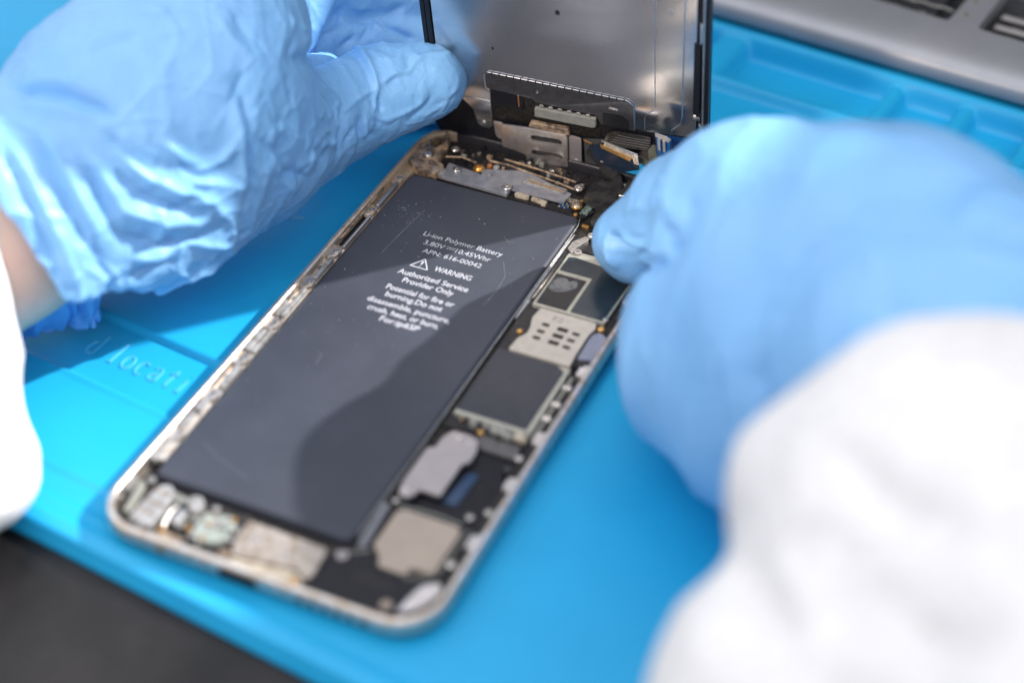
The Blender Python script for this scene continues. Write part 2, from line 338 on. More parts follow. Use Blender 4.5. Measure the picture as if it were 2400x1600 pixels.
# ------------------------------------------------------------------ the grey laptop base beyond the mat
lap = thing('laptop', mw(60, 260, 1.5), 'upturned grey laptop base with open battery bay and memory slots, behind the blue mat', 'laptop')
def lapT(s, t, n): return mw(s, t, n)
def laptop():
    # profile across m2: flat front, rounded shoulder, top with a shallow crown
    prof = [(430, 0.8), (252, 0.8), (250.6, 1.6), (250.2, 3.0), (250.5, 5.2), (251.4, 6.4), (253.5, 7.6), (257, 8.5), (262, 8.95), (266, 9.0)]
    V, F = [], []; xs = [-60, 330]
    for s in xs: V += [mw(s, a, b) for a, b in prof]
    n = len(prof)
    F += [[i, i+1, n+i+1, n+i] for i in range(n-1)]
    # top sheet with the two bays cut out
    bayA = rnd([(40, 271.5), (81.2, 270.1), (81.6, 300), (40, 300)], 1.6); bayB = rnd([(89.6, 270.2), (150, 269.0), (150, 300), (89.6, 300)], 2.0)
    mesh('base_shell', V, F, m_lap, lap, smooth=50)
    prism('bottom_cover', rect(-60, 266, 330, 430), 4.0, 9.0, m_lap, lap, lapT, bev=0.01, holes=[bayA, bayB])
    prism('bay_floor', rect(38, 267, 160, 302), 1.2, 4.6, m_lapd, lap, lapT, bev=0.05)
    # battery in its bay with torn silver foil edge
    prism('battery_block', [(40, 273.5), (76, 272.3), (76, 299), (40, 299)], 4.7, 7.4, m_lapd, lap, lapT, r=1, bev=0.5)
    foil = []
    for i, s in enumerate(np.linspace(50, 78.5, 30)):
        foil.append((mw(s, 272.4-(s-50)*0.035+0.25*math.sin(i*1.7)+0.2*math.sin(i*0.6), 7.9+0.35*math.sin(i*1.1)), mw(0.1*math.sin(i), 1, 0.4*math.sin(i*0.9))))
    ribbon('foil_strip', foil, [0.9+0.8*abs(math.sin(i*0.37)) for i in range(30)], 0.15, m_silver, lap)
    ribbon('foil_strip', [(mw(s, 277.6+0.3*math.sin(s), 8.1), mw(0, 1, 0.3)) for s in np.linspace(58, 80, 16)], 1.1, 0.15, m_silver, lap)
    for s, t in ((84.2, 283.8), (84.5, 275.7)):
        r = prism('screw_hole_ring', disc(s, t, 1.25), 8.6, 9.12, mat('ring_tan', (0.42, 0.40, 0.34), 0.4, 0.4), lap, lapT, bev=0.1)
        prism('hole', disc(s, t, 0.6), 9.0, 9.16, m_lapd, r, lapT, bev=0.02)
    for k, t in enumerate((272.0, 277.6, 283.2)):
        st = prism('memory_module', rect(92.0, t-0.6, 150, t+3.6), 4.8, 6.0+0.3*k, m_lapd, lap, lapT, bev=0.1)
        prism('module_label', rect(92.6, t-0.6, 149, t+1.7), 6.0+0.3*k, 6.35+0.3*k, m_stick, st, lapT, bev=0.1)
        mk = ['7 4', '2 3', '1 5'][k]
        cu = bpy.data.curves.new('t', 'FONT'); cu.body = mk; cu.size = 1.4; t0 = bpy.data.objects.new('t', cu); SC.collection.objects.link(t0)
        me = bpy.data.meshes.new_from_object(t0.evaluated_get(bpy.context.evaluated_depsgraph_get())); bpy.data.objects.remove(t0)
        V = [mw(97+v.co[0]*1.5, t+2.0+v.co[1], 6.32+0.3*k) for v in me.vertices]; F = [list(p.vertices) for p in me.polygons]
        mesh('slot_number', V, F, m_stick, st, smooth=0)
# two unseen panels, added to block the sun and shape its lit wedge
prism('sun_blocker_left', [(-140, 9), (290, 9), (290, 222), (30, 345), (-140, 370)], 0, 6, m_lapd, lap, lambda s, t, n: (s, 345+n, t), bev=0.5)
prism('sun_blocker_right', [(297, 60), (297, 205), (352, 284), (378, 315), (402, 338), (432, 360), (560, 520), (760, 600), (760, 9), (420, 9)], 0, 6, m_lapd, lap, lambda s, t, n: (s, 345+n, t), bev=0.5)
laptop()
sc1 = screw(*mw(127.4, 203.5)[:2], 1.0, 1.3, m_mauve, None)
tag(sc1, 'tiny loose dark screw lying on the blue mat at the right edge', 'screw')

# ------------------------------------------------------------------ the opened phone
W, L, RC = 77.9, 158.2, 10.5
ph = thing('smartphone', (0, 0, 0), 'opened silver smartphone body with exposed black battery and logic board on the blue mat', 'smartphone')
def outline(o, z, n=10):
    P = []
    for cx, cy, s in ((W-RC, L-RC, 0), (RC, L-RC, 1), (RC, RC, 2), (W-RC, RC, 3)):
        for i in range(n+1):
            t = s*math.pi/2+math.pi/2*i/n; P.append((cx+(RC+o)*math.cos(t), cy+(RC+o)*math.sin(t), z))
    return P
def frame():
    prof = [(-2.1, 1.2), (-1.9, 1.25), (-1.75, 4.9), (-1.6, 5.25), (-1.2, 5.45), (-0.7, 5.4), (-0.3, 5.1), (0.0, 4.4), (0.12, 3.4), (0.05, 2.3), (-0.35, 1.2), (-1.1, 0.45), (-2.3, 0.05), (-3.5, 0.0), (-3.5, 1.2)]
    V, F = [], []; n = len(outline(0, 0))
    for o, z in prof: V += outline(o, z)
    for k in range(len(prof)-1):
        for i in range(n): F.append([k*n+i, k*n+(i+1) % n, (k+1)*n+(i+1) % n, (k+1)*n+i])
    return mesh('frame', V, F, m_rim, ph, smooth=60)
fr = frame()
prism('back_panel', [p[:2] for p in outline(-1.9, 0)], 0.02, 1.6, m_well, ph, bev=0.05)
# port, screws and grille in the lower edge wall
def wall(x, z, n): return (x, -0.12-n, z)
prism('charging_port', rnd(rect(31.5, 1.7, 40.5, 4.3), 1.2), -0.4, 0.03, m_hole, ph, lambda s, t, n: (s, -0.13-n, t), bev=0.02)
for x in (27.2, 44.8): prism('end_screw', disc(x, 3.0, 0.8), -0.4, 0.05, m_silver, ph, lambda s, t, n: (s, -0.13-n, t), bev=0.05)
for i in range(6): prism('grille_hole', disc(50+i*2.9, 3.0, 0.75), -0.4, 0.02, m_hole, ph, lambda s, t, n: (s, -0.13-n, t), bev=0.02)
prism('grime_spot', disc(18.0, 3.2, 1.3, ry=0.9), -0.4, 0.03, m_dirty, ph, lambda s, t, n: (s, -0.13-n, t), bev=0.02)

# battery with pouch edges and its printed warning
def battery():
    x0, x1, y0, y1 = 4.6, 52.2, 17.4, 137.4
    P = rnd(rect(x0, y0, x1, y1), 2.4)
    rings = [(P, 1.7), (inset(P, 0.0), 2.6), (inset(P, 0.12), 3.1), (inset(P, 0.45), 3.5), (inset(P, 0.8), 3.66), (inset(P, 1.15), 3.72)]
    N = len(P); V = [(x, y, z) for R_, z in rings for x, y in R_]; F = []
    for k in range(len(rings)-1):
        for i in range(N): F.append([k*N+i, k*N+(i+1) % N, (k+1)*N+(i+1) % N, (k+1)*N+i])
    F.append([(len(rings)-1)*N+i for i in range(N)])
    return mesh('battery', V, F, m_bat, ph, smooth=45)
bt = battery()
def text(body, x0, x1, y, h, z, bold=0.0, parent=bt):
    cu = bpy.data.curves.new('t', 'FONT'); cu.body = body; cu.size = 1.0; cu.offset = bold; cu.resolution_u = 3
    t0 = bpy.data.objects.new('t', cu); SC.collection.objects.link(t0)
    me = bpy.data.meshes.new_from_object(t0.evaluated_get(bpy.context.evaluated_depsgraph_get())); bpy.data.objects.remove(t0)
    V = np.array([v.co[:] for v in me.vertices]); F = [list(p.vertices) for p in me.polygons]
    sx = (x1-x0)/(V[:, 0].max()-V[:, 0].min()); mn = V[:, 0].min(); sy = h/0.73
    V = np.stack([x0+(V[:, 0]-mn)*sx, y+V[:, 1]*sy, np.full(len(V), z)], 1)
    return mesh('printed_text', V, F, m_ink, parent, smooth=0)
ZT = 3.77
text('Li-ion Polymer Battery', 19.4, 40.7, 114.6, 1.75, ZT, 0.0)
text('3.80V', 21.0, 26.5, 111.5, 1.75, ZT, 0.0); text('10.45Whr', 29.6, 38.9, 111.5, 1.75, ZT, 0.0)
text('APN: 616-00042', 22.2, 37.9, 108.4, 1.75, ZT, 0.0)
mesh('printed_text', [(27, 112.65, ZT), (29.3, 112.65, ZT), (29.3, 112.85, ZT), (27, 112.85, ZT)], [[0, 1, 2, 3]], m_ink, bt, smooth=0)
for k in range(3): mesh('printed_text', [(27+.8*k, 112.05, ZT), (27.6+.8*k, 112.05, ZT), (27.6+.8*k, 112.25, ZT), (27+.8*k, 112.25, ZT)], [[0, 1, 2, 3]], m_ink, bt, smooth=0)
text('WARNING', 28.0, 37.8, 103.1, 1.9, ZT, 0.012)
text('Authorized Service', 20.4, 39.0, 98.9, 1.9, ZT, 0.012); text('Provider Only', 23.0, 36.4, 96.2, 1.9, ZT, 0.012)
text('Potential for fire or', 20.6, 38.4, 92.5, 1.9, ZT, 0.012); text('burning.Do not', 21.7, 36.6, 89.9, 1.9, ZT, 0.012)
text('disassemble, puncture,', 18.6, 40.2, 86.8, 1.9, ZT, 0.012); text('crush, heat, or burn,', 20.1, 38.6, 84.0, 1.9, ZT, 0.012); text('For:ip6SP', 24.7, 34.9, 81.3, 1.9, ZT, 0.012)
def ringpoly(name, P, wd, z, parent):
    P = ccw(P); Q = inset(P, wd); n = len(P); mesh(name, [(x, y, z) for x, y in P]+[(x, y, z) for x, y in Q], [[i, (i+1) % n, n+(i+1) % n, n+i] for i in range(n)], m_ink, parent, smooth=0)
ringpoly('warning_triangle', rnd([(21.7, 102.5), (26.9, 102.5), (24.3, 106.5)], 0.5), 0.3, ZT, bt)
mesh('warning_triangle', [(24.15, 103.9, ZT), (24.45, 103.9, ZT), (24.6, 105.3, ZT), (24.0, 105.3, ZT), (24.15, 103.15, ZT), (24.45, 103.15, ZT), (24.45, 103.5, ZT), (24.15, 103.5, ZT)], [[0, 1, 2, 3], [4, 5, 6, 7]], m_ink, bt, smooth=0)
# dust and faint scratches on the battery
V, F = [], []
for i in range(230):
    if i < 90: x, y = RNG.normal(12, 4), RNG.normal(120, 4)
    else: x, y = RNG.uniform(6, 51), RNG.uniform(45, 135)
    if not (5.5 < x < 51 and 20 < y < 136) or (26 < x < 28.2 and 101 < y < 105): continue
    r = abs(RNG.normal(0.04, 0.035))+0.02; b = len(V)
    for k in range(5): a = 2*math.pi*k/5; V.append((x+r*math.cos(a), y+r*math.sin(a), 3.79))
    V.append((x, y, 3.79+r*.8)); F += [[b+k, b+(k+1) % 5, b+5] for k in range(5)]
tag(mesh('dust', V, F, m_ink, bt, smooth=0), kind='stuff')
m_scr = mat('scratch', (0.16, 0.165, 0.19), 0.35)
for P in ([(13.4, 104), (14.0, 113), (15.2, 124)], [(42.0, 113), (44.8, 108), (45.2, 102), (44.6, 96)], [(9, 30), (15, 27), (24, 24)], [(17, 66), (18.5, 65.5), (19, 62)], [(38, 122), (40, 120.5), (41.2, 121)]):
    Q = [((*p, 3.785), (0.3, 1, 0) if abs(P[-1][0]-P[0][0]) > 3 else (1, 0, 0)) for p in P]
    ribbon('scratch', Q, 0.13, 0.01, m_scr, bt)
tube('pouch_seam', [(52.4, 20, 3.0), (52.5, 60, 3.1), (52.55, 100, 3.2), (52.6, 134, 3.3), (52.0, 136.8, 3.3)], 0.16, m_silver, bt)
ribbon('foil_flap', [((53.0, y, 2.7), (1, 0, -0.5)) for y in (96, 104, 112, 120, 127, 131)], [0.3, 0.9, 1.0, 1.1, 0.9, 0.2], 0.08, m_silver, bt)

# left rail: steel ledge with lugs, screws and bright springs between rim and battery
prism('rail', [(1.7, 22), (4.45, 22), (4.45, 140), (1.7, 141)], 1.5, 3.3, m_rim, ph, bev=0.15)
for y in (133, 118.0, 99.5, 86.5, 70.0, 56.5, 43.0, 29.5):
    lug = prism('rail_lug', [(1.8, y-2.2), (3.2, y-2.4), (4.4, y-1.2), (4.4, y+1.2), (3.2, y+2.0), (1.8, y+2.4)], 3.2, 4.4, m_rim, ph, r=0.6, bev=0.25)
    screw(3.5, y, 4.5, 0.75, m_silver, lug)
for y0, y1, x0, x1, z in ((120, 131, 3.3, 4.3, 4.7), (102, 116, 3.6, 4.35, 4.3), (88.5, 97, 3.1, 4.3, 4.6), (72.5, 78, 1.9, 3.0, 4.8), (73, 84, 3.2, 4.3, 4.7), (59, 67, 2.0, 3.3, 4.8), (46, 54, 3.0, 4.4, 4.5), (31, 36.5, 2.1, 3.6, 4.8), (37.5, 41.5, 2.3, 3.8, 4.7), (59.5, 68, 3.5, 4.4, 4.2), (20.5, 27, 1.9, 3.4, 4.5)):
    prism('contact_spring', rect(x0, y0, x1, y1), 3.1, z, m_white if y0 < 90 else m_frame, ph, r=0.35, bev=0.22)
for y in (112.5, 93.5, 80.7, 64.0, 50.5, 36.9, 25.2): prism('rail_slot', rect(2.0, y-0.8, 3.1, y+0.8), 3.28, 3.4, m_hole, ph, r=0.3, bev=0.03)
prism('side_button_well', rect(2.0, 103, 3.0, 116), 3.25, 3.45, m_black, ph, r=0.4, bev=0.05)
tube('button_spring', [(1.9, 104, 4.3), (2.2, 106, 4.7), (2.2, 116, 4.8), (1.9, 127, 4.7)], 0.3, m_dirty, ph)
# right rail
prism('right_rail', [(73.6, 14), (76.1, 14), (76.1, 130), (73.6, 130)], 1.5, 3.0, m_well, ph, bev=0.15)
for y in (127, 112, 84, 60, 45, 27):
    lug = prism('rail_lug', [(74, y-2), (76.1, y-2.2), (76.1, y+2.2), (74, y+1.6)], 2.9, 4.2, m_frame, ph, r=0.5, bev=0.2)
prism('side_plate', [(71.9, 96.5), (73.2, 98.3), (76.0, 97), (76.0, 86), (72.0, 87.7)], 2.6, 3.6, mat('blue_grey_plate', (0.20, 0.22, 0.30), 0.4, 0.4), ph, r=0.6)
prism('camera_lens', disc(72.5, 49.3, 1.1), 2.8, 3.5, m_glass, ph, bev=0.15)

# logic board with its shields
prism('logic_board', [(53.4, 57), (72.8, 57), (73.4, 100), (73.6, 130), (66, 134), (56, 134), (53.4, 128)], 1.6, 2.4, m_pcb, ph, bev=0.05)
shA = prism('board_shield', [(54.7, 101.6), (73.0, 101.6), (73.4, 121.5), (60, 123.2), (54.9, 123.0)], 2.3, 3.45, m_border, ph, r=0.5, bev=0.1)
prism('shield_cover', [(64.0, 102.4), (72.4, 102.4), (72.9, 120.2), (57.2, 121.9), (55.6, 121.4), (55.5, 115.9), (64.0, 115.9)], 3.3, 3.56, m_shield, shA, r=0.3, bev=0.05)
prism('shield_cover', [(55.3, 102.4), (63.1, 102.4), (63.2, 114.5), (55.4, 114.5)], 3.3, 3.56, m_black, shA, r=0.3, bev=0.05)
prism('grey_smear', [(55.8, 108.5), (57.2, 107.6), (59.4, 108.2), (61.5, 110.0), (62.0, 111.2), (61.4, 113.4), (60.2, 113.2), (59.6, 112.4), (58.3, 113.6), (56.4, 113.0), (55.7, 111)], 3.5, 3.62, mat('smear', (0.16, 0.165, 0.17), 0.45, col2=(0.07, 0.075, 0.08), cs=0.7, cth=(0.45, 0.6)), shA, r=0.5, bev=0.03)
prism('shield_tab', [(56.6, 122.2), (64.5, 122.2), (71.5, 121.0), (71.5, 123.0), (64, 124.4), (56.6, 124.4)], 2.4, 3.3, m_conn, ph, bev=0.08)
sim = prism('sim_reader', [(57.4, 100.6), (71.6, 100.6), (72.1, 98.2), (71.5, 96.2), (71.5, 88.0), (71.8, 84.3), (56.6, 84.3), (56.9, 88.4), (58.2, 91), (58.0, 93.2), (57.0, 96.6)], 2.3, 4.0, m_sim, ph, r=0.5, bev=0.12)
for i, (x, y) in enumerate([(61.0, 95.3), (60.9, 92.7), (60.9, 90.2), (68.7, 95.0), (68.5, 92.5), (68.5, 89.9)]): prism('reader_hole', rect(x-0.95, y-0.55, x+0.95, y+0.55), 3.95, 4.02, m_hole, sim, r=0.4, bev=0.02)
for x, y in [(65.3, 95.2), (65.2, 92.7), (65.2, 90.2)]: prism('reader_hole', rect(x-1.35, y-0.72, x+1.35, y+0.72), 3.95, 4.02, m_hole, sim, r=0.4, bev=0.02)
text('F2', 61.6, 64.2, 97.2, 1.9, 4.03, 0.01, parent=sim).data.materials[0] = mat('faint_ink', (0.27, 0.22, 0.23), 0.5)
shB = prism('lower_shield', [(54.2, 60.6), (72.4, 60.6), (72.2, 83.9), (54.2, 84.0)], 2.3, 3.4, m_border, ph, r=0.4, bev=0.1)
prism('shield_cover', [(54.25, 61.8), (71.2, 61.8), (71.2, 82.4), (68.8, 84.0), (54.25, 84.0)], 3.3, 3.52, m_shield2, shB, r=0.3, bev=0.06)
prism('solder_blob', disc(73.0, 99.7, 0.9), 2.6, 3.6, m_gold, ph, bev=0.3); prism('solder_blob', disc(55.9, 92.0, 0.75), 2.4, 3.2, m_gold, ph, bev=0.3)
prism('foam_pad', [(72.3, 84.5), (75.2, 84.6), (75.2, 88), (72.6, 87)], 2.6, 4.2, m_black, ph, r=0.4, bev=0.3)
prism('board_connector', slot(64.4, 59.4, 68.4, 58.9, 0.9), 2.3, 3.6, m_conn, ph, bev=0.25)
prism('gold_connector', rect(69.4, 58.6, 72.4, 60.4), 2.3, 3.6, m_cream, ph, r=0.3, bev=0.25)
prism('flex_strip', [(61.6, 57.2), (71.9, 57.2), (72.3, 53.2), (63.8, 53.2)], 2.0, 2.8, mat('grey_flex', (0.09, 0.085, 0.085), 0.4), ph, bev=0.08)
prism('lower_well', [(56, 14), (73.4, 14), (73.4, 57), (56, 57)], 1.5, 2.1, m_black, ph, bev=0.05)
prism('blue_flex', [(63.8, 36), (66.8, 36), (67.4, 46), (65.0, 46)], 2.1, 2.5, mat('deep_blue', (0.012, 0.045, 0.11), 0.35), ph, bev=0.05)
br = prism('connector_bracket', [(57.1, 54.9), (61.8, 54.9), (63.4, 54.0), (64.5, 50.8), (64.5, 47.3), (63.3, 46.5), (63.2, 35.9), (58.4, 36.0), (58.2, 34.4), (57.0, 32.6), (54.8, 33.2), (54.1, 37.0), (54.2, 47.8), (55.8, 48.6), (55.8, 52.0)], 3.2, 4.05, m_mauve, ph, r=0.6, bev=0.15)
screw(59.0, 53.4, 4.2, 0.95, m_silver, br); screw(56.3, 34.8, 4.2, 0.95, m_silver, br); screw(62.0, 52.8, 4.0, 0.5, m_silver, br)
sp = prism('vibration_plate', [(58.2, 29.7), (70.6, 29.7), (71.6, 28.4), (71.6, 16.6), (70.4, 15.9), (66.8, 15.9), (66.6, 13.5), (60.3, 13.6), (59.3, 16.5), (56.9, 18.1), (56.9, 28.4)], 2.2, 4.0, m_tan, ph, r=0.9, bev=0.2)
prism('adhesive_strip', [(53.1, 29.8), (54.9, 29.8), (55.6, 17.0), (53.8, 16.8)], 2.0, 3.9, mat('strip_grey', (0.16, 0.165, 0.18), 0.45), ph, r=0.4, bev=0.3)
# bottom row
prism('speaker_box', [(49.8, 2.4), (68, 2.4), (73, 5), (75, 9), (74, 14.2), (55.5, 16.4), (50.5, 14.0)], 1.6, 3.5, m_black, ph, r=1.0, bev=0.2)
screw(52.6, 13.2, 4.0, 1.25, m_mauve, ph); screw(66.8, 5.0, 4.2, 1.2, m_tan, ph)
prism('corner_lug', [(69.5, 3.5), (73.5, 7.0), (75.6, 12), (74.0, 14.5), (71, 12), (70, 8)], 3.0, 4.6, m_frame, ph, r=1.2, bev=0.3)
m_grime = mat('grimy_steel', (0.42, 0.37, 0.33), 0.42, 0.5, col2=(0.24, 0.19, 0.14), cs=0.45, cth=(0.45, 0.66), bump=0.1, bs=0.9)
pp = prism('port_plate', [(30.6, 13.8), (37.3, 13.7), (49.2, 13.5), (49.8, 6.4), (49.2, 4.3), (47.6, 5.0), (46.4, 6.2), (32.2, 4.2), (30.4, 8.4)], 2.4, 4.0, m_grime, ph, r=0.7, bev=0.2)
screw(44.8, 11.2, 4.2, 0.85, m_silver, pp); screw(42.5, 8.4, 4.1, 0.8, m_silver, pp); screw(35.0, 9.4, 4.1, 1.0, m_silver, pp)
prism('port_ledge', [(32, 2.3), (49, 2.3), (48.2, 4.6), (46, 5.6), (32.6, 3.8)], 2.6, 3.7, m_cream, ph, r=0.5, bev=0.2, label='yellowed ledge over the charging port')
screw(47.2, 3.1, 4.1, 0.8, m_gold, ph)
prism('brown_residue', disc(30.6, 4.0, 1.5, ry=1.1), 2.6, 4.1, m_dirty, ph, bev=0.4)
prism('bottom_board', [(4, 3.6), (30, 2.3), (30.6, 15.8), (4, 16.0)], 1.6, 2.6, m_well, ph, bev=0.1)
prism('audio_jack', [(8.4, 14.4), (10.4, 15.6), (12.4, 14.2), (13.4, 9.1), (13.0, 3.4), (7.6, 3.6), (7.6, 8)], 2.4, 4.6, m_white, ph, r=0.9, bev=0.4)
for x0, y0, x1, y1 in ((8.4, 12.6, 12.2, 13.1), (8.2, 9.6, 13.0, 10.1), (8.0, 6.6, 12.8, 7.0)): prism('jack_groove', [(x0, y0), (x1, y0-.3), (x1, y1-.3), (x0, y1)], 4.5, 4.68, m_dirty, ph, bev=0.04)
for x, y, q, m_ in ((14.6, 12.0, 0.5, m_silver), (15.6, 4.2, 0.6, m_gold), (20.4, 9.0, 0.55, m_silver), (27.8, 12.4, 0.6, m_gold), (30.0, 7.2, 0.6, m_silver), (24.6, 5.2, 0.5, m_gold), (11.0, 3.4, 0.5, m_silver), (3.0, 8.4, 0.5, m_silver)): screw(x, y, 4.4, q, m_, ph)
tube('jack_wire', [(13.4, 14.6, 3.6), (15.0, 11.0, 4.3), (14.6, 8.0, 4.2), (15.4, 4.6, 3.6)], 0.25, m_silver, ph)
prism('grey_bar', [(3.2, 14.6), (4.9, 15.0), (6.4, 6.2), (4.9, 5.6)], 2.2, 3.6, m_conn, ph, r=0.4, bev=0.2)
prism('corner_lug', [(1.6, 14.6), (2.6, 15.2), (3.0, 11.0), (1.9, 10.0)], 3.0, 4.7, m_white, ph, r=0.5, bev=0.3)
screw(5.7, 15.4, 4.2, 0.9, m_white, ph); screw(22.9, 13.6, 4.4, 0.75, m_silver, ph); screw(26.0, 9.8, 4.4, 0.8, m_white, ph); screw(18.3, 6.8, 4.2, 0.85, m_white, ph); screw(22.2, 5.4, 4.2, 0.8, m_silver, ph)
prism('spring_link', [(11.8, 14.6), (16.6, 13.8), (16.4, 12.6), (11.8, 13.2)], 2.6, 3.8, m_conn, ph, bev=0.15)
prism('antenna_clip', [(16.4, 14.6), (18.6, 15.2), (20.2, 13.2), (19.8, 10.8), (18.0, 10.6), (16.6, 12.4)], 2.6, 4.8, m_white, ph, r=0.7, bev=0.4)
prism('antenna_clip', [(16.2, 11.0), (18.0, 10.4), (18.2, 7.8), (16.8, 6.4), (15.6, 8.0)], 2.6, 4.3, m_silver, ph, r=0.5, bev=0.3)
prism('microphone_gasket', [(21.0, 12.4), (27.4, 13.6), (29.0, 11.2), (28.0, 5.8), (24.0, 4.4), (21.0, 6.6)], 2.4, 3.9, mat('pale_green', (0.30, 0.34, 0.31), 0.5, col2=(0.2, 0.2, 0.18), cs=0.6), ph, r=1.0, bev=0.4)
prism('bottom_trim', [(14, 2.5), (20, 2.4), (20.5, 4.2), (15, 4.4)], 2.4, 3.8, m_dirty, ph, r=0.4, bev=0.2)

for i in range(34):      # small board parts along the lower end and the right side
    if i < 20: x, y = RNG.uniform(14, 30), RNG.uniform(3, 14)
    elif i < 24: x, y = RNG.uniform(31, 49), RNG.uniform(4, 13)
    else: x, y = RNG.uniform(54.5, 72), RNG.uniform(56.5, 60.4)
    wx, wy = RNG.uniform(0.5, 1.7), RNG.uniform(0.5, 1.5)
    prism('small_component', rect(x, y, x+wx, y+wy), 2.3, RNG.uniform(3.0, 4.3), [m_silver, m_dirty, m_black, m_conn, m_gold, m_white, m_black][int(RNG.integers(0, 7))], ph, r=0.2, bev=0.12)
for P in ([(50.5, 13.6), (55, 15.6), (57, 17)], [(66.5, 13.2), (70, 14.6), (72.2, 17), (72.6, 30)], [(56.2, 30.4), (60, 31.0), (66, 31.2), (71, 30.8)]): tube('plate_trim', [(x, y, 3.4) for x, y in P], 0.22, m_conn, ph)
prism('speaker_grille', rect(57, 8.2, 66, 11.4), 3.45, 3.62, m_pcb, ph, r=0.6, bev=0.06)
for x, y, q in ((73.6, 20, 1.0), (74.4, 36, 0.9), (73.4, 53, 0.9), (55.2, 31.4, 0.7), (71.4, 33.2, 0.8), (72.8, 103, 0.7)): screw(x, y, 3.7, q, m_silver, ph)
prism('antenna_cable', rect(73.0, 60, 73.8, 82), 2.3, 3.2, m_conn, ph, r=0.3, bev=0.2)
for y in (66, 71, 77): prism('cable_clip', rect(72.8, y, 75, y+1.4), 2.4, 3.9, m_silver, ph, r=0.3, bev=0.2)

# the upper end: boards, tape, flexes, screws
prism('upper_board', [(4.5, 139), (52, 138.2), (54, 142), (54, 156), (5, 156)], 1.6, 2.6, m_pcb, ph, bev=0.05)
cp = prism('corner_plate', [(1.2, 141.5), (1.2, 152.0), (3.2, 155.6), (6.4, 156.8), (8.6, 151), (8.6, 144.8), (11.6, 142.6), (11.4, 138.8), (4.6, 138.8)], 2.2, 4.4, m_dirty, ph, r=1.0, bev=0.3, holes=[rnd([(3.0, 150.8), (4.6, 154.2), (6.8, 152.0), (5.8, 148.6)], 0.8), rnd([(4.0, 144.5), (4.2, 147.8), (6.6, 148.0), (7.0, 144.6)], 0.6)])
tube('corner_loop', [(1.4, 146, 4.7), (1.3, 151, 4.9), (3.0, 154.8, 5.0), (5.6, 156.0, 5.0), (7.6, 153, 4.8), (8.4, 149.5, 4.5)], 0.55, m_dirty, ph)
screw(5.6, 145.2, 4.8, 1.1, m_silver, cp); screw(10.6, 151.0, 4.2, 1.2, m_silver, ph); screw(10.3, 140.6, 4.3, 1.1, m_white, ph)
prism('mount_ear', [(8.4, 139.4), (12.6, 139.2), (12.8, 141.8), (10.4, 142.6), (8.6, 141.6)], 2.6, 4.0, m_white, ph, r=0.8, bev=0.3)
tp = prism('metal_strip', [(11.4, 145.4), (12.2, 139.2), (31, 138.7), (31, 141.8), (19.5, 144.4)], 2.5, 3.5, m_tape, ph, r=0.2, bev=0.08)
prism('clear_tape', [(20.5, 146.2), (31, 150.0), (46, 145.6), (45.6, 141.4), (31.5, 141.2), (22, 142.6)], 3.0, 3.55, m_tape, ph, r=0.4, bev=0.05)
screw(14.8, 143.0, 4.0, 1.15, m_silver, ph); screw(19.6, 146.2, 3.9, 1.2, m_gold, ph, ring=m_gold); screw(30.0, 141.2, 4.1, 1.35, m_silver, ph); screw(23.5, 144.4, 3.9, 0.6, m_white, ph)
prism('solder_dot', disc(21.6, 148.6, 0.8), 2.5, 3.8, m_copper, ph, bev=0.4); prism('white_dot', disc(23.6, 148.4, 0.9), 2.5, 3.9, m_white, ph, bev=0.3)
fc = prism('flex_connector', [(32.8, 144.6), (33.1, 147.4), (44.5, 146.4), (44.1, 144.2)], 3.2, 4.0, m_white, ph, r=0.3, bev=0.1)
prism('contact_line', [(33.6, 145.5), (33.7, 146.0), (43.6, 145.2), (43.5, 144.8)], 3.98, 4.03, m_gold, fc, bev=0.02)
prism('oval_contact', slot(33.3, 140.3, 35.8, 140.3, 0.75), 2.5, 3.4, m_cream, ph, bev=0.1)
prism('contact_bracket', [(37.2, 140.9), (41.6, 140.4), (41.6, 138.9), (40.4, 138.8), (40.2, 139.4), (37.2, 139.8)], 2.5, 3.4, m_cream, ph, r=0.2, bev=0.1, holes=[disc(39.4, 140.1, 0.45)])
for i in range(7):
    for j in range(2): prism('capacitor', rect(44.6+i*0.62, 144.0-j*0.9+0.0*i, 44.98+i*0.62, 144.55-j*0.9), 2.5, 3.0, m_cream if (i+j) % 3 else m_white, ph, bev=0.05)
for i in range(4):
    for j in range(3): prism('capacitor', rect(44.6+i*0.7, 140.2+j*0.8, 45.0+i*0.7, 140.6+j*0.8), 2.5, 3.0, m_bluep if (i+j) % 2 else m_conn, ph, bev=0.05)
for P in ([(20.5, 150.4), (26, 150.6), (33, 149.6), (41, 148.6), (47, 147.4)], [(24, 152.6), (34, 152.0), (46, 150.6)], [(9.5, 147.5), (13.5, 149), (18, 148.2)]): tube('board_ridge', [(x, y, 3.5) for x, y in P], 0.28, m_dirty, ph)
prism('gold_pad', disc(49.2, 144.6, 0.5), 2.5, 3.1, m_gold, ph, bev=0.1)
screw(46.8, 148.2, 4.0, 1.25, m_silver, ph)
screw(49.2, 141.0, 4.2, 1.1, m_silver, ph, ring=m_gold); prism('gold_drip', disc(50.1, 138.4, 0.6, ry=0.8), 2.4, 3.4, m_gold, ph, bev=0.3)
for i in range(46):
    x, y = RNG.uniform(9, 47), RNG.uniform(146.5, 155.5)
    if y < 151 and 19 < x < 46 and y < 150.5-(x-30)*0.25 and RNG.uniform() < 0.8: continue
    wx, wy = RNG.uniform(0.4, 1.8), RNG.uniform(0.4, 1.2)
    prism('board_component', rect(x, y, x+wx, y+wy), 2.5, RNG.uniform(2.9, 4.0), [m_black, m_dirty, m_pcb, m_conn, m_dirty, m_black, m_silver][int(RNG.integers(0, 7))], ph, bev=0.08)
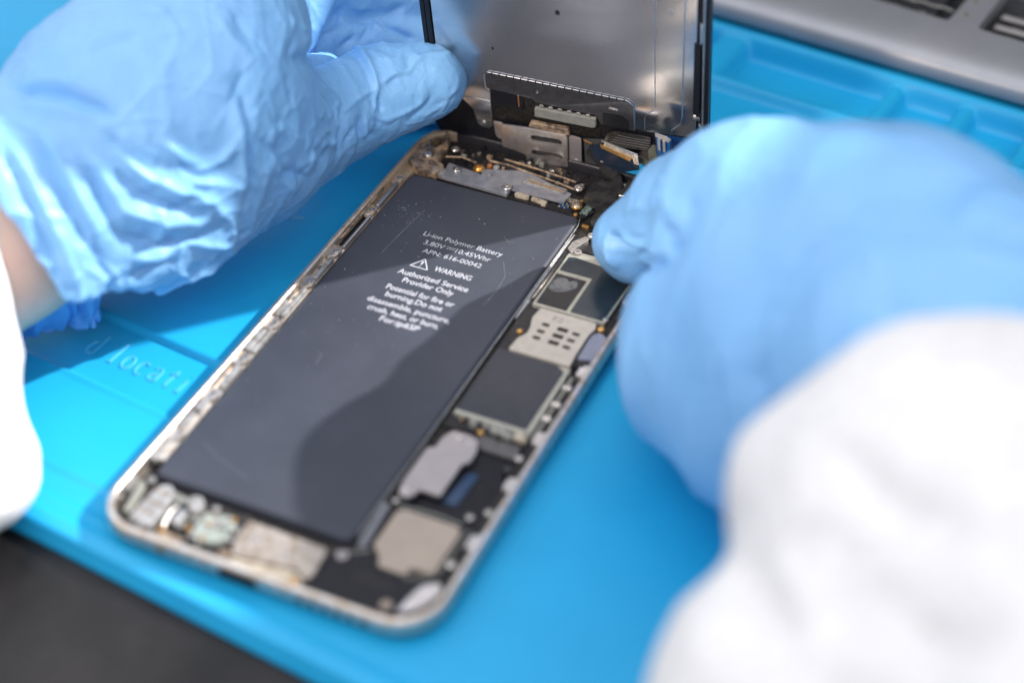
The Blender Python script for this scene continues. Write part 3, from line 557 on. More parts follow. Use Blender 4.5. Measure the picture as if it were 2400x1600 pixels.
prism('green_board_edge', [(51.0, 143.6), (53.0, 143.8), (52.6, 139.6), (50.6, 139.8)], 2.2, 3.0, mat('green_mask', (0.06, 0.10, 0.085), 0.35, col2=(0.25, 0.30, 0.27), cs=2.2, cth=(0.5, 0.56)), ph, bev=0.05)
prism('dark_gap', [(53.0, 128), (56.5, 130), (55.6, 144), (52.6, 144)], 1.6, 1.9, m_hole, ph, bev=0.02)
prism('gold_tab', rect(52.9, 135.4, 54.9, 136.4), 1.9, 2.5, m_gold, ph, r=0.2, bev=0.1)
cb = prism('camera_flex', [(48.9, 152.6), (49.6, 144.3), (50.6, 143.4), (53.9, 142.2), (54.4, 141.2), (54.8, 136.8), (55.4, 135.7), (57.8, 134.3), (60.2, 133.0), (62.5, 136), (60.2, 141.5), (58.4, 146.8), (57.0, 149.4), (57.6, 154), (56.0, 156)], 3.3, 3.6, m_flex, ph, r=0.4, bev=0.06)
for k in range(4): ribbon('cable_trace', [((56.2+0.55*k, 141.0, 3.63), (1, .3, 0)), ((57.6+0.45*k, 136.8, 3.63), (1, .3, 0)), ((58.6+.4*k, 134.6, 3.63), (1, .3, 0))], 0.10, 0.02, mat('trace', (0.12, 0.12, 0.13), 0.35) if k == 0 else bpy.data.materials['trace'], cb)
cmod = prism('camera_module', [(57.4, 148.6), (64.5, 149.4), (65.6, 156.0), (57.2, 156.0), (56.6, 151)], 2.4, 4.3, mat('camera_can', (0.20, 0.18, 0.165), 0.34, 0.8), ph, r=0.5, bev=0.3)
tube('camera_trim', [(57.6, 148.9, 4.2), (61, 149.3, 4.3), (65, 149.6, 4.2)], 0.22, m_silver, cmod)
screw(57.2, 153.6, 4.4, 0.5, m_silver, ph)
screw(57.5, 131.2, 3.9, 1.05, m_silver, ph); screw(57.0, 123.7, 3.9, 0.95, m_mauve, ph)
prism('screw_bracket', [(54.0, 127.6), (56.6, 131.6), (57.4, 129.4), (55.8, 125.6), (56.0, 122.8), (53.8, 124.6)], 2.6, 3.5, m_silver, ph, r=0.4, bev=0.12)
prism('steel_corner', [(56.4, 133.8), (60.8, 132.2), (61, 131.0), (57.8, 132.4)], 2.6, 3.7, m_silver, ph, r=0.3, bev=0.15)
prism('black_cover', [(56.8, 125.0), (58.5, 129.8), (66, 130), (70, 123.4), (58.6, 125.2)], 2.6, 3.2, m_black, ph, r=0.4, bev=0.1)
prism('round_contact', disc(63.0, 126.6, 0.9), 2.8, 3.5, m_conn, ph, bev=0.2)
prism('edge_flex', [(53.0, 104), (54.2, 104), (54.6, 131), (53.2, 131)], 2.2, 3.0, m_flex, ph, bev=0.2)  # dark flex strip beside the battery edge

# ------------------------------------------------------------------ the lifted screen
TH, YW = math.radians(98.7), math.radians(3.0)
U_ = np.array([math.cos(YW), math.sin(YW), 0]); V_ = np.array([-math.sin(YW)*math.cos(TH), math.cos(YW)*math.cos(TH), math.sin(TH)]); N_ = np.cross(U_, V_)
O_ = np.array([4.2, 156.0, 5.1])
def ST(s, t, n): return tuple(O_+s*U_+t*V_+n*N_)
scn = thing('phone_screen', tuple(O_), 'lifted phone screen with metal back and dangling flex cables, held upright by gloved thumb', 'phone screen')
prism('glass_panel', [(-1.7, 6), (2.5, 2.6), (69, 2.6), (72.9, 6), (72.9, 152), (-1.7, 152)], -1.9, -1.1, m_glass, scn, ST, r=3, bev=0.1)
prism('mid_frame', [(-1.5, 8), (72.7, 8), (72.7, 151), (-1.5, 151)], -1.1, -0.1, m_black, scn, ST, r=3, bev=0.2)
shield = prism('shield_plate', [(1.4, 14.3), (6.2, 14.2), (7.8, 12.4), (9.6, 10.6), (10.4, 8.2), (10.8, 5.6), (12.0, 4.5), (14.2, 4.6), (15.0, 5.6), (15.1, 14.4), (15.3, 18.4), (45.2, 17.2), (45.6, 14.9), (53.8, 15.1), (57, 14.9), (61, 15.3), (69.2, 16.2), (69.8, 20), (69.6, 140), (1.4, 140)], -0.1, 0.25, m_plate, scn, ST, r=0.5, bev=0.08,
               holes=[disc(35.0, 47.0, 0.62, ry=0.8), disc(17.1, 31.9, 0.34, ry=0.5)])
tube('plate_edge', [ST(1.5, 14.1, .25), ST(6.4, 14.0, .25)], 0.12, m_edge, shield); tube('plate_edge', [ST(6.6, 14.1, .22), ST(15.0, 14.2, .22)], 0.14, m_edge, shield)
screw(12.6, 6.3, 0.4, 0.55, m_silver, shield, ST)
for nm, P, rr_ in (('pressed_line', [(59.6, 60), (59.4, 23.3)], 0.13), ('pressed_line', [(59.2, 22.5), (57.6, 21.2), (56.7, 19.6), (56.6, 15.6)], 0.12), ('pressed_line', [(66.9, 62), (66.3, 22.0), (65.8, 19.6), (63.7, 17.2), (63.3, 15.6)], 0.20)):
    tube(nm, [ST(s, t, 0.24) for s, t in P], rr_, m_edge, shield, flat=1.0)
prism('pale_spot', disc(63.3, 53.4, 0.8, ry=0.95), 0.2, 0.29, m_edge, shield, ST, bev=0.03)
bp_ = prism('connector_cover', [(14.3, 18.5), (14.4, 23.0), (15.4, 24.0), (52.4, 24.0), (53.9, 22.6), (53.9, 14.6), (45.0, 14.6), (44.0, 17.1), (27.8, 17.3), (26.0, 18.9), (15.4, 18.5)], 0.25, 0.62, m_plate_d, scn, ST, r=0.5, bev=0.1,
            holes=[disc(28.3, 20.9, 0.62), slot(47.4, 20.7, 49.6, 20.6, 0.5)])
tube('cover_edge', [ST(*p, 0.6) for p in [(15.2, 18.3), (14.2, 18.9), (14.2, 23.0), (15.2, 24.1), (52.4, 24.15), (54.0, 22.8), (54.05, 14.8)]], 0.13, m_edge, bp_)
for i in range(19): prism('edge_notch', rect(16.3+i*1.95, 23.7, 16.6+i*1.95, 24.45), 0.6, 0.78, m_black, bp_, ST, bev=0.02)
prism('cover_pocket', [(45.6, 14.7), (45.8, 18.9), (50.8, 19.2), (52.6, 17.8), (52.6, 14.7)], 0.62, 0.72, mat('pocket', (0.06, 0.06, 0.065), 0.3, 0.7), bp_, ST, r=0.5, bev=0.05)
prism('sensor_flex', [(-2.4, 7.5), (-1.9, 2.6), (0.3, -2.6), (3, -4.4), (45.6, -3.2), (46.4, 4.2), (50.5, 8), (59, 8.6), (71, 9.0), (71, 16), (-1.6, 15)], -1.0, -0.12, m_black, scn, ST, r=1.2, bev=0.2)
prism('recess', [(15.6, 9), (45, 9), (45, 18), (15.6, 18)], -0.12, -0.02, m_hole, scn, ST, bev=0.02)
prism('black_housing', [(16.0, 13.2), (24.0, 13.0), (24.6, 18.0), (16, 18.3)], 0.0, 0.25, m_black, scn, ST, r=0.5, bev=0.15)
prism('copper_trace', rect(22.8, 14.3, 23.15, 18.2), 0.25, 0.32, m_copper, scn, ST, bev=0.02)
cs_ = prism('connector_strip', [(27.5, 13.1), (27.6, 15.9), (44.0, 16.4), (44.0, 13.8), (43.1, 13.3)], 0.3, 1.3, m_conn, scn, ST, r=0.25, bev=0.12)
for i in range(6): prism('solder_pad', disc(29.4+i*2.48, 16.75, 0.7, ry=0.33), 0.6, 0.95, m_silver, cs_, ST, bev=0.1)
spk = prism('speaker_bracket', [(18.2, 8.2), (26.2, 9.0), (35.8, 9.2), (36.3, 8.4), (36.0, -3.2), (24.4, -3.3), (24.4, -0.6), (21.6, 0.1), (18.0, 0.6), (17.8, 2.0)], 1.2, 1.75, m_frame, scn, ST, r=0.6, bev=0.15, holes=[slot(27.2, 6.0, 33.8, 6.4, 1.0), slot(27.1, 0.9, 33.7, 1.2, 1.0), disc(24.9, -2.0, 0.28), disc(34.9, -2.4, 0.28)])
prism('bracket_back', [(18.6, 1.0), (35.6, -2.6), (35.6, 8.6), (18.6, 7.8)], 0.4, 1.0, m_black, spk, ST, bev=0.05)
prism('bracket_tab', [(15.6, 8.0), (18.2, 8.0), (18.0, 2.8), (17.0, 2.2), (15.9, 3.4)], 0.5, 0.95, m_frame, spk, ST, r=0.4, bev=0.1)
rt_ = prism('bracket_tab', [(36.4, 8.7), (39.8, 8.4), (39.6, -1.0), (36.2, -1.0)], 0.5, 0.95, m_mauve, spk, ST, r=0.7, bev=0.1)
screw(38.1, 0.3, 1.05, 0.75, m_silver, rt_, ST)
prism('foam_strip', [(25.6, 9.2), (26.2, 10.9), (36.6, 11.2), (36.8, 9.0)], 0.3, 1.5, m_dirty, scn, ST, r=0.3, bev=0.3)
prism('gold_finger', [(40.2, 8.2), (42.8, 7.4), (42.6, 6.9), (40.2, 7.6)], 0.3, 0.7, m_gold, scn, ST, bev=0.1)
# right edge: tape, clips, dark band
prism('edge_tape', [(69.1, 24), (70.7, 24), (70.8, 46.2), (69.2, 46)], 0.2, 0.6, m_black, scn, ST, r=0.2, bev=0.08)
for t0, t1 in ((45.8, 52.4), (16, 21.5)): prism('edge_clip', [(70.6, t0), (71.3, t0+.8), (71.3, t1-.8), (70.6, t1)], -0.1, 0.9, m_silver, scn, ST, r=0.3, bev=0.2)
prism('edge_clip', rect(69.2, 22.4, 70.9, 23.4), 0.2, 0.7, m_silver, scn, ST, bev=0.08)
prism('edge_rail', [(71.3, 9), (71.75, 9), (71.75, 140), (71.3, 140)], -0.1, 0.5, m_edge, scn, ST, bev=0.08)
prism('edge_rail', [(71.8, 8.5), (72.9, 8.5), (72.9, 145), (71.8, 145)], -0.6, 0.35, m_black, scn, ST, bev=0.12)
prism('edge_rail', [(-1.7, 8.5), (-0.5, 8.5), (-0.5, 145), (-1.7, 145)], -0.9, 0.3, m_black, scn, ST, bev=0.12)
prism('edge_rail', [(-0.2, 8.5), (1.1, 8.5), (1.1, 145), (-0.2, 145)], -0.4, 0.55, m_black, scn, ST, bev=0.12)
prism('blue_reflection', [(59.5, 9.6), (70.4, 10.2), (70.4, 15.4), (59.5, 14.6)], -0.1, 0.05, mat('reflected_blue', (0.008, 0.05, 0.16), 0.22), scn, ST, bev=0.02)  # blue reflection in the black glass, put in as a coloured sheet
# ribbed display cable and dangling connectors
rib = prism('ribbed_cable', [(45.6, 9.2), (46.9, 12.2), (49, 13.2), (58.4, 13.6), (58.4, 9.2), (51, 8.1)], 0.4, 0.8, m_flex, scn, ST, r=0.8, bev=0.15)
for k in range(4): tube('rib_line', [ST(47.6+k*.7, 9.6+.9*k, 0.84), ST(51+k*.4, 9.7+0.85*k, 0.85), ST(58.2, 10.0+0.85*k, 0.82)], 0.07, bpy.data.materials['trace'], rib)
def quad_slab(name, P, th, m, parent, label=None, bev=0.0):
    P = [np.array(p, float) for p in P]; n = np.cross(P[1]-P[0], P[-1]-P[0]); n /= np.linalg.norm(n)
    k = len(P); V = P+[p-n*th for p in P]; F = [list(range(k)), list(range(k, 2*k))[::-1]]+[[i, k+i, k+(i+1) % k, (i+1) % k] for i in range(k)]
    o = mesh(name, V, F, m, parent, smooth=0)
    if label: o['label'] = label
    return o
fx = lambda px, py, Y: (lambda r: CAM_C+r*((Y-CAM_C[1])/r[1]))(CAM_R @ np.array([(px-1200)/FPX, -(py-800)/FPX, -1.0]))
z2 = lambda q, Y: fx(950+q[0]*.3401, q[1]*.3401, Y)
board = quad_slab('cable_connector', [z2((1265, 1015), 150), z2((1330, 1120), 150), z2((1480, 1190), 150), z2((1610, 1172), 149), z2((1600, 1100), 149), z2((1370, 985), 149)], 0.35, mat('connector_board', (0.010, 0.022, 0.045), 0.25), scn)
quad_slab('contact_row', [z2((1372, 985), 148.6), z2((1362, 1008), 148.6), z2((1560, 1100), 148.6), z2((1590, 1092), 148.6)], 0.5, m_cream, board)
quad_slab('contact_row', [z2((1340, 998), 148.3), z2((1350, 1022), 148.3), z2((1545, 1112), 148.3), z2((1560, 1095), 148.3)], 0.5, m_gold, board)
quad_slab('steel_edge', [z2((1350, 968), 148.9), z2((1352, 978), 148.9), z2((1590, 1078), 148.9), z2((1595, 1066), 148.9)], 0.3, m_edge, board)
quad_slab('steel_edge', [z2((1560, 1060), 148.5), z2((1575, 1130), 148.5), z2((1612, 1140), 148.5), z2((1600, 1070), 148.5)], 0.3, m_silver, board)
quad_slab('board_mark', [z2((1345, 1108), 149.5), z2((1342, 1118), 149.5), z2((1362, 1122), 149.5), z2((1364, 1112), 149.5)], 0.05, m_edge, board)
quad_slab('olive_cable', [z2(q, 151) for q in [(1575, 1062), (1560, 1100), (1625, 1130), (1700, 1190), (1722, 1168), (1772, 1186), (1776, 1140), (1735, 1080), (1725, 1005), (1700, 1002), (1672, 1040), (1680, 1112)]], 0.25, m_olive, scn)
bc_ = quad_slab('square_connector', [z2(q, 150) for q in [(1722, 925), (1738, 1075), (1815, 1108), (1826, 970)]], 0.8, m_bluep, scn)
quad_slab('steel_rim', [z2(q, 149.6) for q in [(1720, 922), (1722, 942), (1815, 985), (1826, 968), (1800, 948)]], 0.4, m_sim, bc_)
for q in ((1738, 958), (1772, 972)): quad_slab('white_pad', [z2((q[0], q[1]), 149.3), z2((q[0]+4, q[1]+75), 149.3), z2((q[0]+20, q[1]+83), 149.3), z2((q[0]+18, q[1]+6), 149.3)], 0.2, m_edge, bc_)
quad_slab('cable_tip', [z2(q, 148) for q in [(1738, 1078), (1748, 1100), (1790, 1140), (1782, 1118)]], 0.1, m_white, scn)
ribbon('display_cable', [(ST(41, 6, 0.3), (0, 0, 1)), (ST(44, 4.5, 1.5), (0, 0, 1)), (ST(47, 2.5, 3.0), (0.1, 0, 1)), (ST(50, 0, 3.5), (0.3, 0, 1)), ((55, 152.5, 3.8), (0.9, 0, 0.4)), ((54.8, 150, 3.65), (1, 0, 0.1))], [5, 5, 5, 5, 5, 5], 0.2, m_flex, scn)
quad_slab('side_flap', [ST(40.4, 8.3, 0.3), ST(46.0, 9.5, 0.3), ST(45.4, -1.5, 0.6), ST(40.6, -2.8, 0.5)], 0.3, mat('dark_flap', (0.06, 0.06, 0.062), 0.4), scn)

# ------------------------------------------------------------------ implicit modelling for gloves, arms and sleeves
class Field:
    def __init__(s, lo, hi, h):
        s.lo = np.array(lo, float); s.h = h; s.n = np.ceil((np.array(hi)-s.lo)/h).astype(int)+1
        s.D = np.full(s.n, 6.0, np.float32); s.ax = [s.lo[i]+h*np.arange(s.n[i]) for i in range(3)]
    def _sub(s, lo, hi):
        a = [max(0, int((lo[i]-s.lo[i])/s.h)) for i in range(3)]; b = [min(s.n[i], int((hi[i]-s.lo[i])/s.h)+2) for i in range(3)]
        sl = tuple(slice(a[i], max(a[i], b[i])) for i in range(3))
        return sl, np.meshgrid(*[s.ax[i][sl[i]].astype(np.float32) for i in range(3)], indexing='ij', sparse=True)
    def cone(s, a, b, ra, rb, k=4.0, sub=False, flat=None):
        a, b = np.array(a, float), np.array(b, float); R_ = max(ra, rb)+k+7
        sl, (X, Y, Z) = s._sub(np.minimum(a, b)-R_, np.maximum(a, b)+R_)
        d = b-a; L2 = d @ d+1e-9
        t = np.clip(((X-a[0])*d[0]+(Y-a[1])*d[1]+(Z-a[2])*d[2])/L2, 0, 1)
        vx, vy, vz = X-a[0]-t*d[0], Y-a[1]-t*d[1], Z-a[2]-t*d[2]
        if flat is not None:      # (axis, factor): squash the section along an axis
            ax, fc_ = np.array(flat[0], float), flat[1]; ax /= np.linalg.norm(ax)
            q = vx*ax[0]+vy*ax[1]+vz*ax[2]; g = (1/fc_-1)
            vx, vy, vz = vx+q*g*ax[0], vy+q*g*ax[1], vz+q*g*ax[2]
        r = np.sqrt(vx*vx+vy*vy+vz*vz)-(ra+(rb-ra)*t)
        D = s.D[sl]
        if sub:
            h_ = np.clip(0.5-0.5*(D+r)/k, 0, 1); s.D[sl] = D*(1-h_)+(-r)*h_+k*h_*(1-h_)
        else:
            h_ = np.clip(0.5+0.5*(r-D)/k, 0, 1); s.D[sl] = r*(1-h_)+D*h_-k*h_*(1-h_)
    def plane(s, p, n, k=0.5, wav=None):      # keep the side where (x-p).n < 0
        X, Y, Z = np.meshgrid(*[a.astype(np.float32) for a in s.ax], indexing='ij', sparse=True)
        n = np.array(n, float); n /= np.linalg.norm(n); q = (X-p[0])*n[0]+(Y-p[1])*n[1]+(Z-p[2])*n[2]
        if wav is not None: q = q+wav(X, Y, Z)
        s.D = np.maximum(s.D, q)
    def mesh(s):
        D = s.D; S = D < 0; nx, ny, nz = D.shape
        c = np.zeros((nx-1, ny-1, nz-1), np.int8)
        for i in (0, 1):
            for j in (0, 1):
                for k in (0, 1): c += S[i:nx-1+i, j:ny-1+j, k:nz-1+k]
        act = (c > 0) & (c < 8); ids = np.full(act.shape, -1, np.int64); cell = np.argwhere(act); ids[act] = np.arange(len(cell))
        acc = np.zeros((len(cell), 3)); cnt = np.zeros(len(cell))
        co = [(i, j, k) for i in (0, 1) for j in (0, 1) for k in (0, 1)]
        for a in co:
            for ax in range(3):
                if a[ax]: continue
                b = list(a); b[ax] = 1
                A = D[tuple((cell+a).T)]; B = D[tuple((cell+b).T)]; m = (A < 0) != (B < 0)
                t = np.where(m, A/np.where(m, A-B, 1), 0); p = np.array(a, float)+np.outer(t, np.array(b)-np.array(a))
                acc[m] += p[m]; cnt += m
        V = s.lo+s.h*(cell+acc/cnt[:, None])
        F = []
        for ax in range(3):
            o1, o2 = [(1, 2), (2, 0), (0, 1)][ax]
            sa = [slice(None)]*3; sb = [slice(None)]*3; sa[ax] = slice(0, -1); sb[ax] = slice(1, None)
            m = S[tuple(sa)] != S[tuple(sb)]; e = np.argwhere(m)
            e = e[(e[:, o1] > 0) & (e[:, o2] > 0) & (e[:, o1] < D.shape[o1]-1) & (e[:, o2] < D.shape[o2]-1)]
            ins = S[tuple(e.T)]
            def cid(d1, d2):
                q = e.copy(); q[:, o1] -= d1; q[:, o2] -= d2; return ids[tuple(q.T)]
            Q = np.stack([cid(1, 1), cid(0, 1), cid(0, 0), cid(1, 0)], 1)
            Q[~ins] = Q[~ins][:, ::-1]; F.append(Q)
        return V, np.concatenate(F)
def vertex_smooth(V, F, it, lam=0.5):
    n = len(V); E = np.concatenate([F[:, [0, 1]], F[:, [1, 2]], F[:, [2, 3]], F[:, [3, 0]]]); E = np.concatenate([E, E[:, ::-1]])
    cnt = np.bincount(E[:, 0], minlength=n)[:, None]
    for _ in range(it):
        A = np.stack([np.bincount(E[:, 0], V[E[:, 1], k], n) for k in range(3)], 1)/np.maximum(cnt, 1); V = V+(A-V)*lam
    return V
def subdiv(V, F):
    n = len(V); E = np.sort(np.concatenate([F[:, [0, 1]], F[:, [1, 2]], F[:, [2, 3]], F[:, [3, 0]]]), 1)
    key = E[:, 0]*n+E[:, 1]; uk, inv = np.unique(key, return_inverse=True); ue = np.stack([uk//n, uk % n], 1)
    EM = (V[ue[:, 0]]+V[ue[:, 1]])/2; FM = V[F].mean(1); m = len(F); e = n+inv.reshape(4, m).T; f = n+len(ue)+np.arange(m)
    V2 = np.concatenate([V, EM, FM])
    F2 = np.concatenate([np.stack([F[:, k], e[:, k], f, e[:, (k-1) % 4]], 1) for k in range(4)]); return V2, F2
def normals(V, F):
    fn = np.cross(V[F[:, 2]]-V[F[:, 0]], V[F[:, 3]]-V[F[:, 1]]); N = np.zeros_like(V)
    for k in range(4):
        for c in range(3): N[:, c] += np.bincount(F[:, k], fn[:, c], len(V))
    return N/(np.linalg.norm(N, axis=1)[:, None]+1e-12)
_perm = RNG.permutation(256)
def vnoise(P):
    I = np.floor(P).astype(int); f = P-I; f = f*f*f*(f*(f*6-15)+10); out = 0
    for i in (0, 1):
        for j in (0, 1):
            for k in (0, 1):
                h = _perm[(_perm[(_perm[(I[:, 0]+i) & 255]+I[:, 1]+j) & 255]+I[:, 2]+k) & 255]/255.0
                out = out+h*(f[:, 0] if i else 1-f[:, 0])*(f[:, 1] if j else 1-f[:, 1])*(f[:, 2] if k else 1-f[:, 2])
    return out
def folds(P, e, across, along, seed=0.0, warp=3.0):   # ridged folds that run along the direction e
    e = np.array(e, float); e /= np.linalg.norm(e); t = P @ e
    Wp = P+warp*(np.stack([vnoise(P/14+seed), vnoise(P/14+seed+31), vnoise(P/14+seed+57)], 1)-0.5)*2
    q = (Wp-np.outer(Wp @ e, e))/across+np.outer(t, e)/along+seed
    r = 1-np.abs(2*vnoise(q)-1); return r*r*r
def polydist(V, P):
    best = np.full(len(V), 1e9)
    lo, hi = P.min(0)-9, P.max(0)+9; m = np.all((V > lo) & (V < hi), 1); Vm = V[m]; b = np.full(len(Vm), 1e9)
    for A, B in zip(P[:-1], P[1:]):
        d = B-A; t = np.clip((Vm-A) @ d/(d @ d+1e-9), 0, 1); b = np.minimum(b, np.linalg.norm(Vm-A-t[:, None]*d, axis=1))
    best[m] = b; return best
def sculpt(V, F, strokes):
    """strokes: (polyline seen from the camera's side, width mm, height mm) - laid on the surface as 3-D curves"""
    bv = BVHTree.FromPolygons(V.tolist(), F.tolist()); D = np.zeros(len(V)); o = Vector(CAM_C)
    for S_, wd, am in strokes:
        S_ = np.array(S_, float); pts = []
        for a, b in zip(S_[:-1], S_[1:]):
            k = max(2, int(np.linalg.norm(b-a)/10)); pts += [a+(b-a)*i/k for i in range(k)]
        pts.append(S_[-1]); Q = []; wts = []
        for p in pts:
            d = at(p[0], p[1], 1.0)-CAM_C; h = bv.ray_cast(o, Vector(d).normalized())
            if h[0] is not None: Q.append(np.array(h[0]))
        if len(Q) < 2: continue
        Q = np.array(Q); Q[1:-1] = (Q[:-2]+Q[1:-1]*2+Q[2:])/4
        d = polydist(V, Q); m = d < 4*wd
        end = np.minimum(np.linalg.norm(V[m]-Q[0], axis=1), np.linalg.norm(V[m]-Q[-1], axis=1))/(3.0*wd)
        D[m] += am*1.15*np.exp(-(np.sqrt(d[m]**2+0.09)-0.3)/wd*1.25)*np.clip(0.25+end, 0, 1)
    return D
def finish(name, V, F, m, parent, label=None):
    o = mesh(name, V, F, m, parent, smooth=180)
    if label: o['label'] = label
    return o

# ------------------------------------------------------------------ the technician
man = thing('person', (-60, 20, 0), 'person in white sleeves and thin light blue gloves, lifting the phone screen with both hands', 'person')
def px2mm(r, d): return r*d/FPX

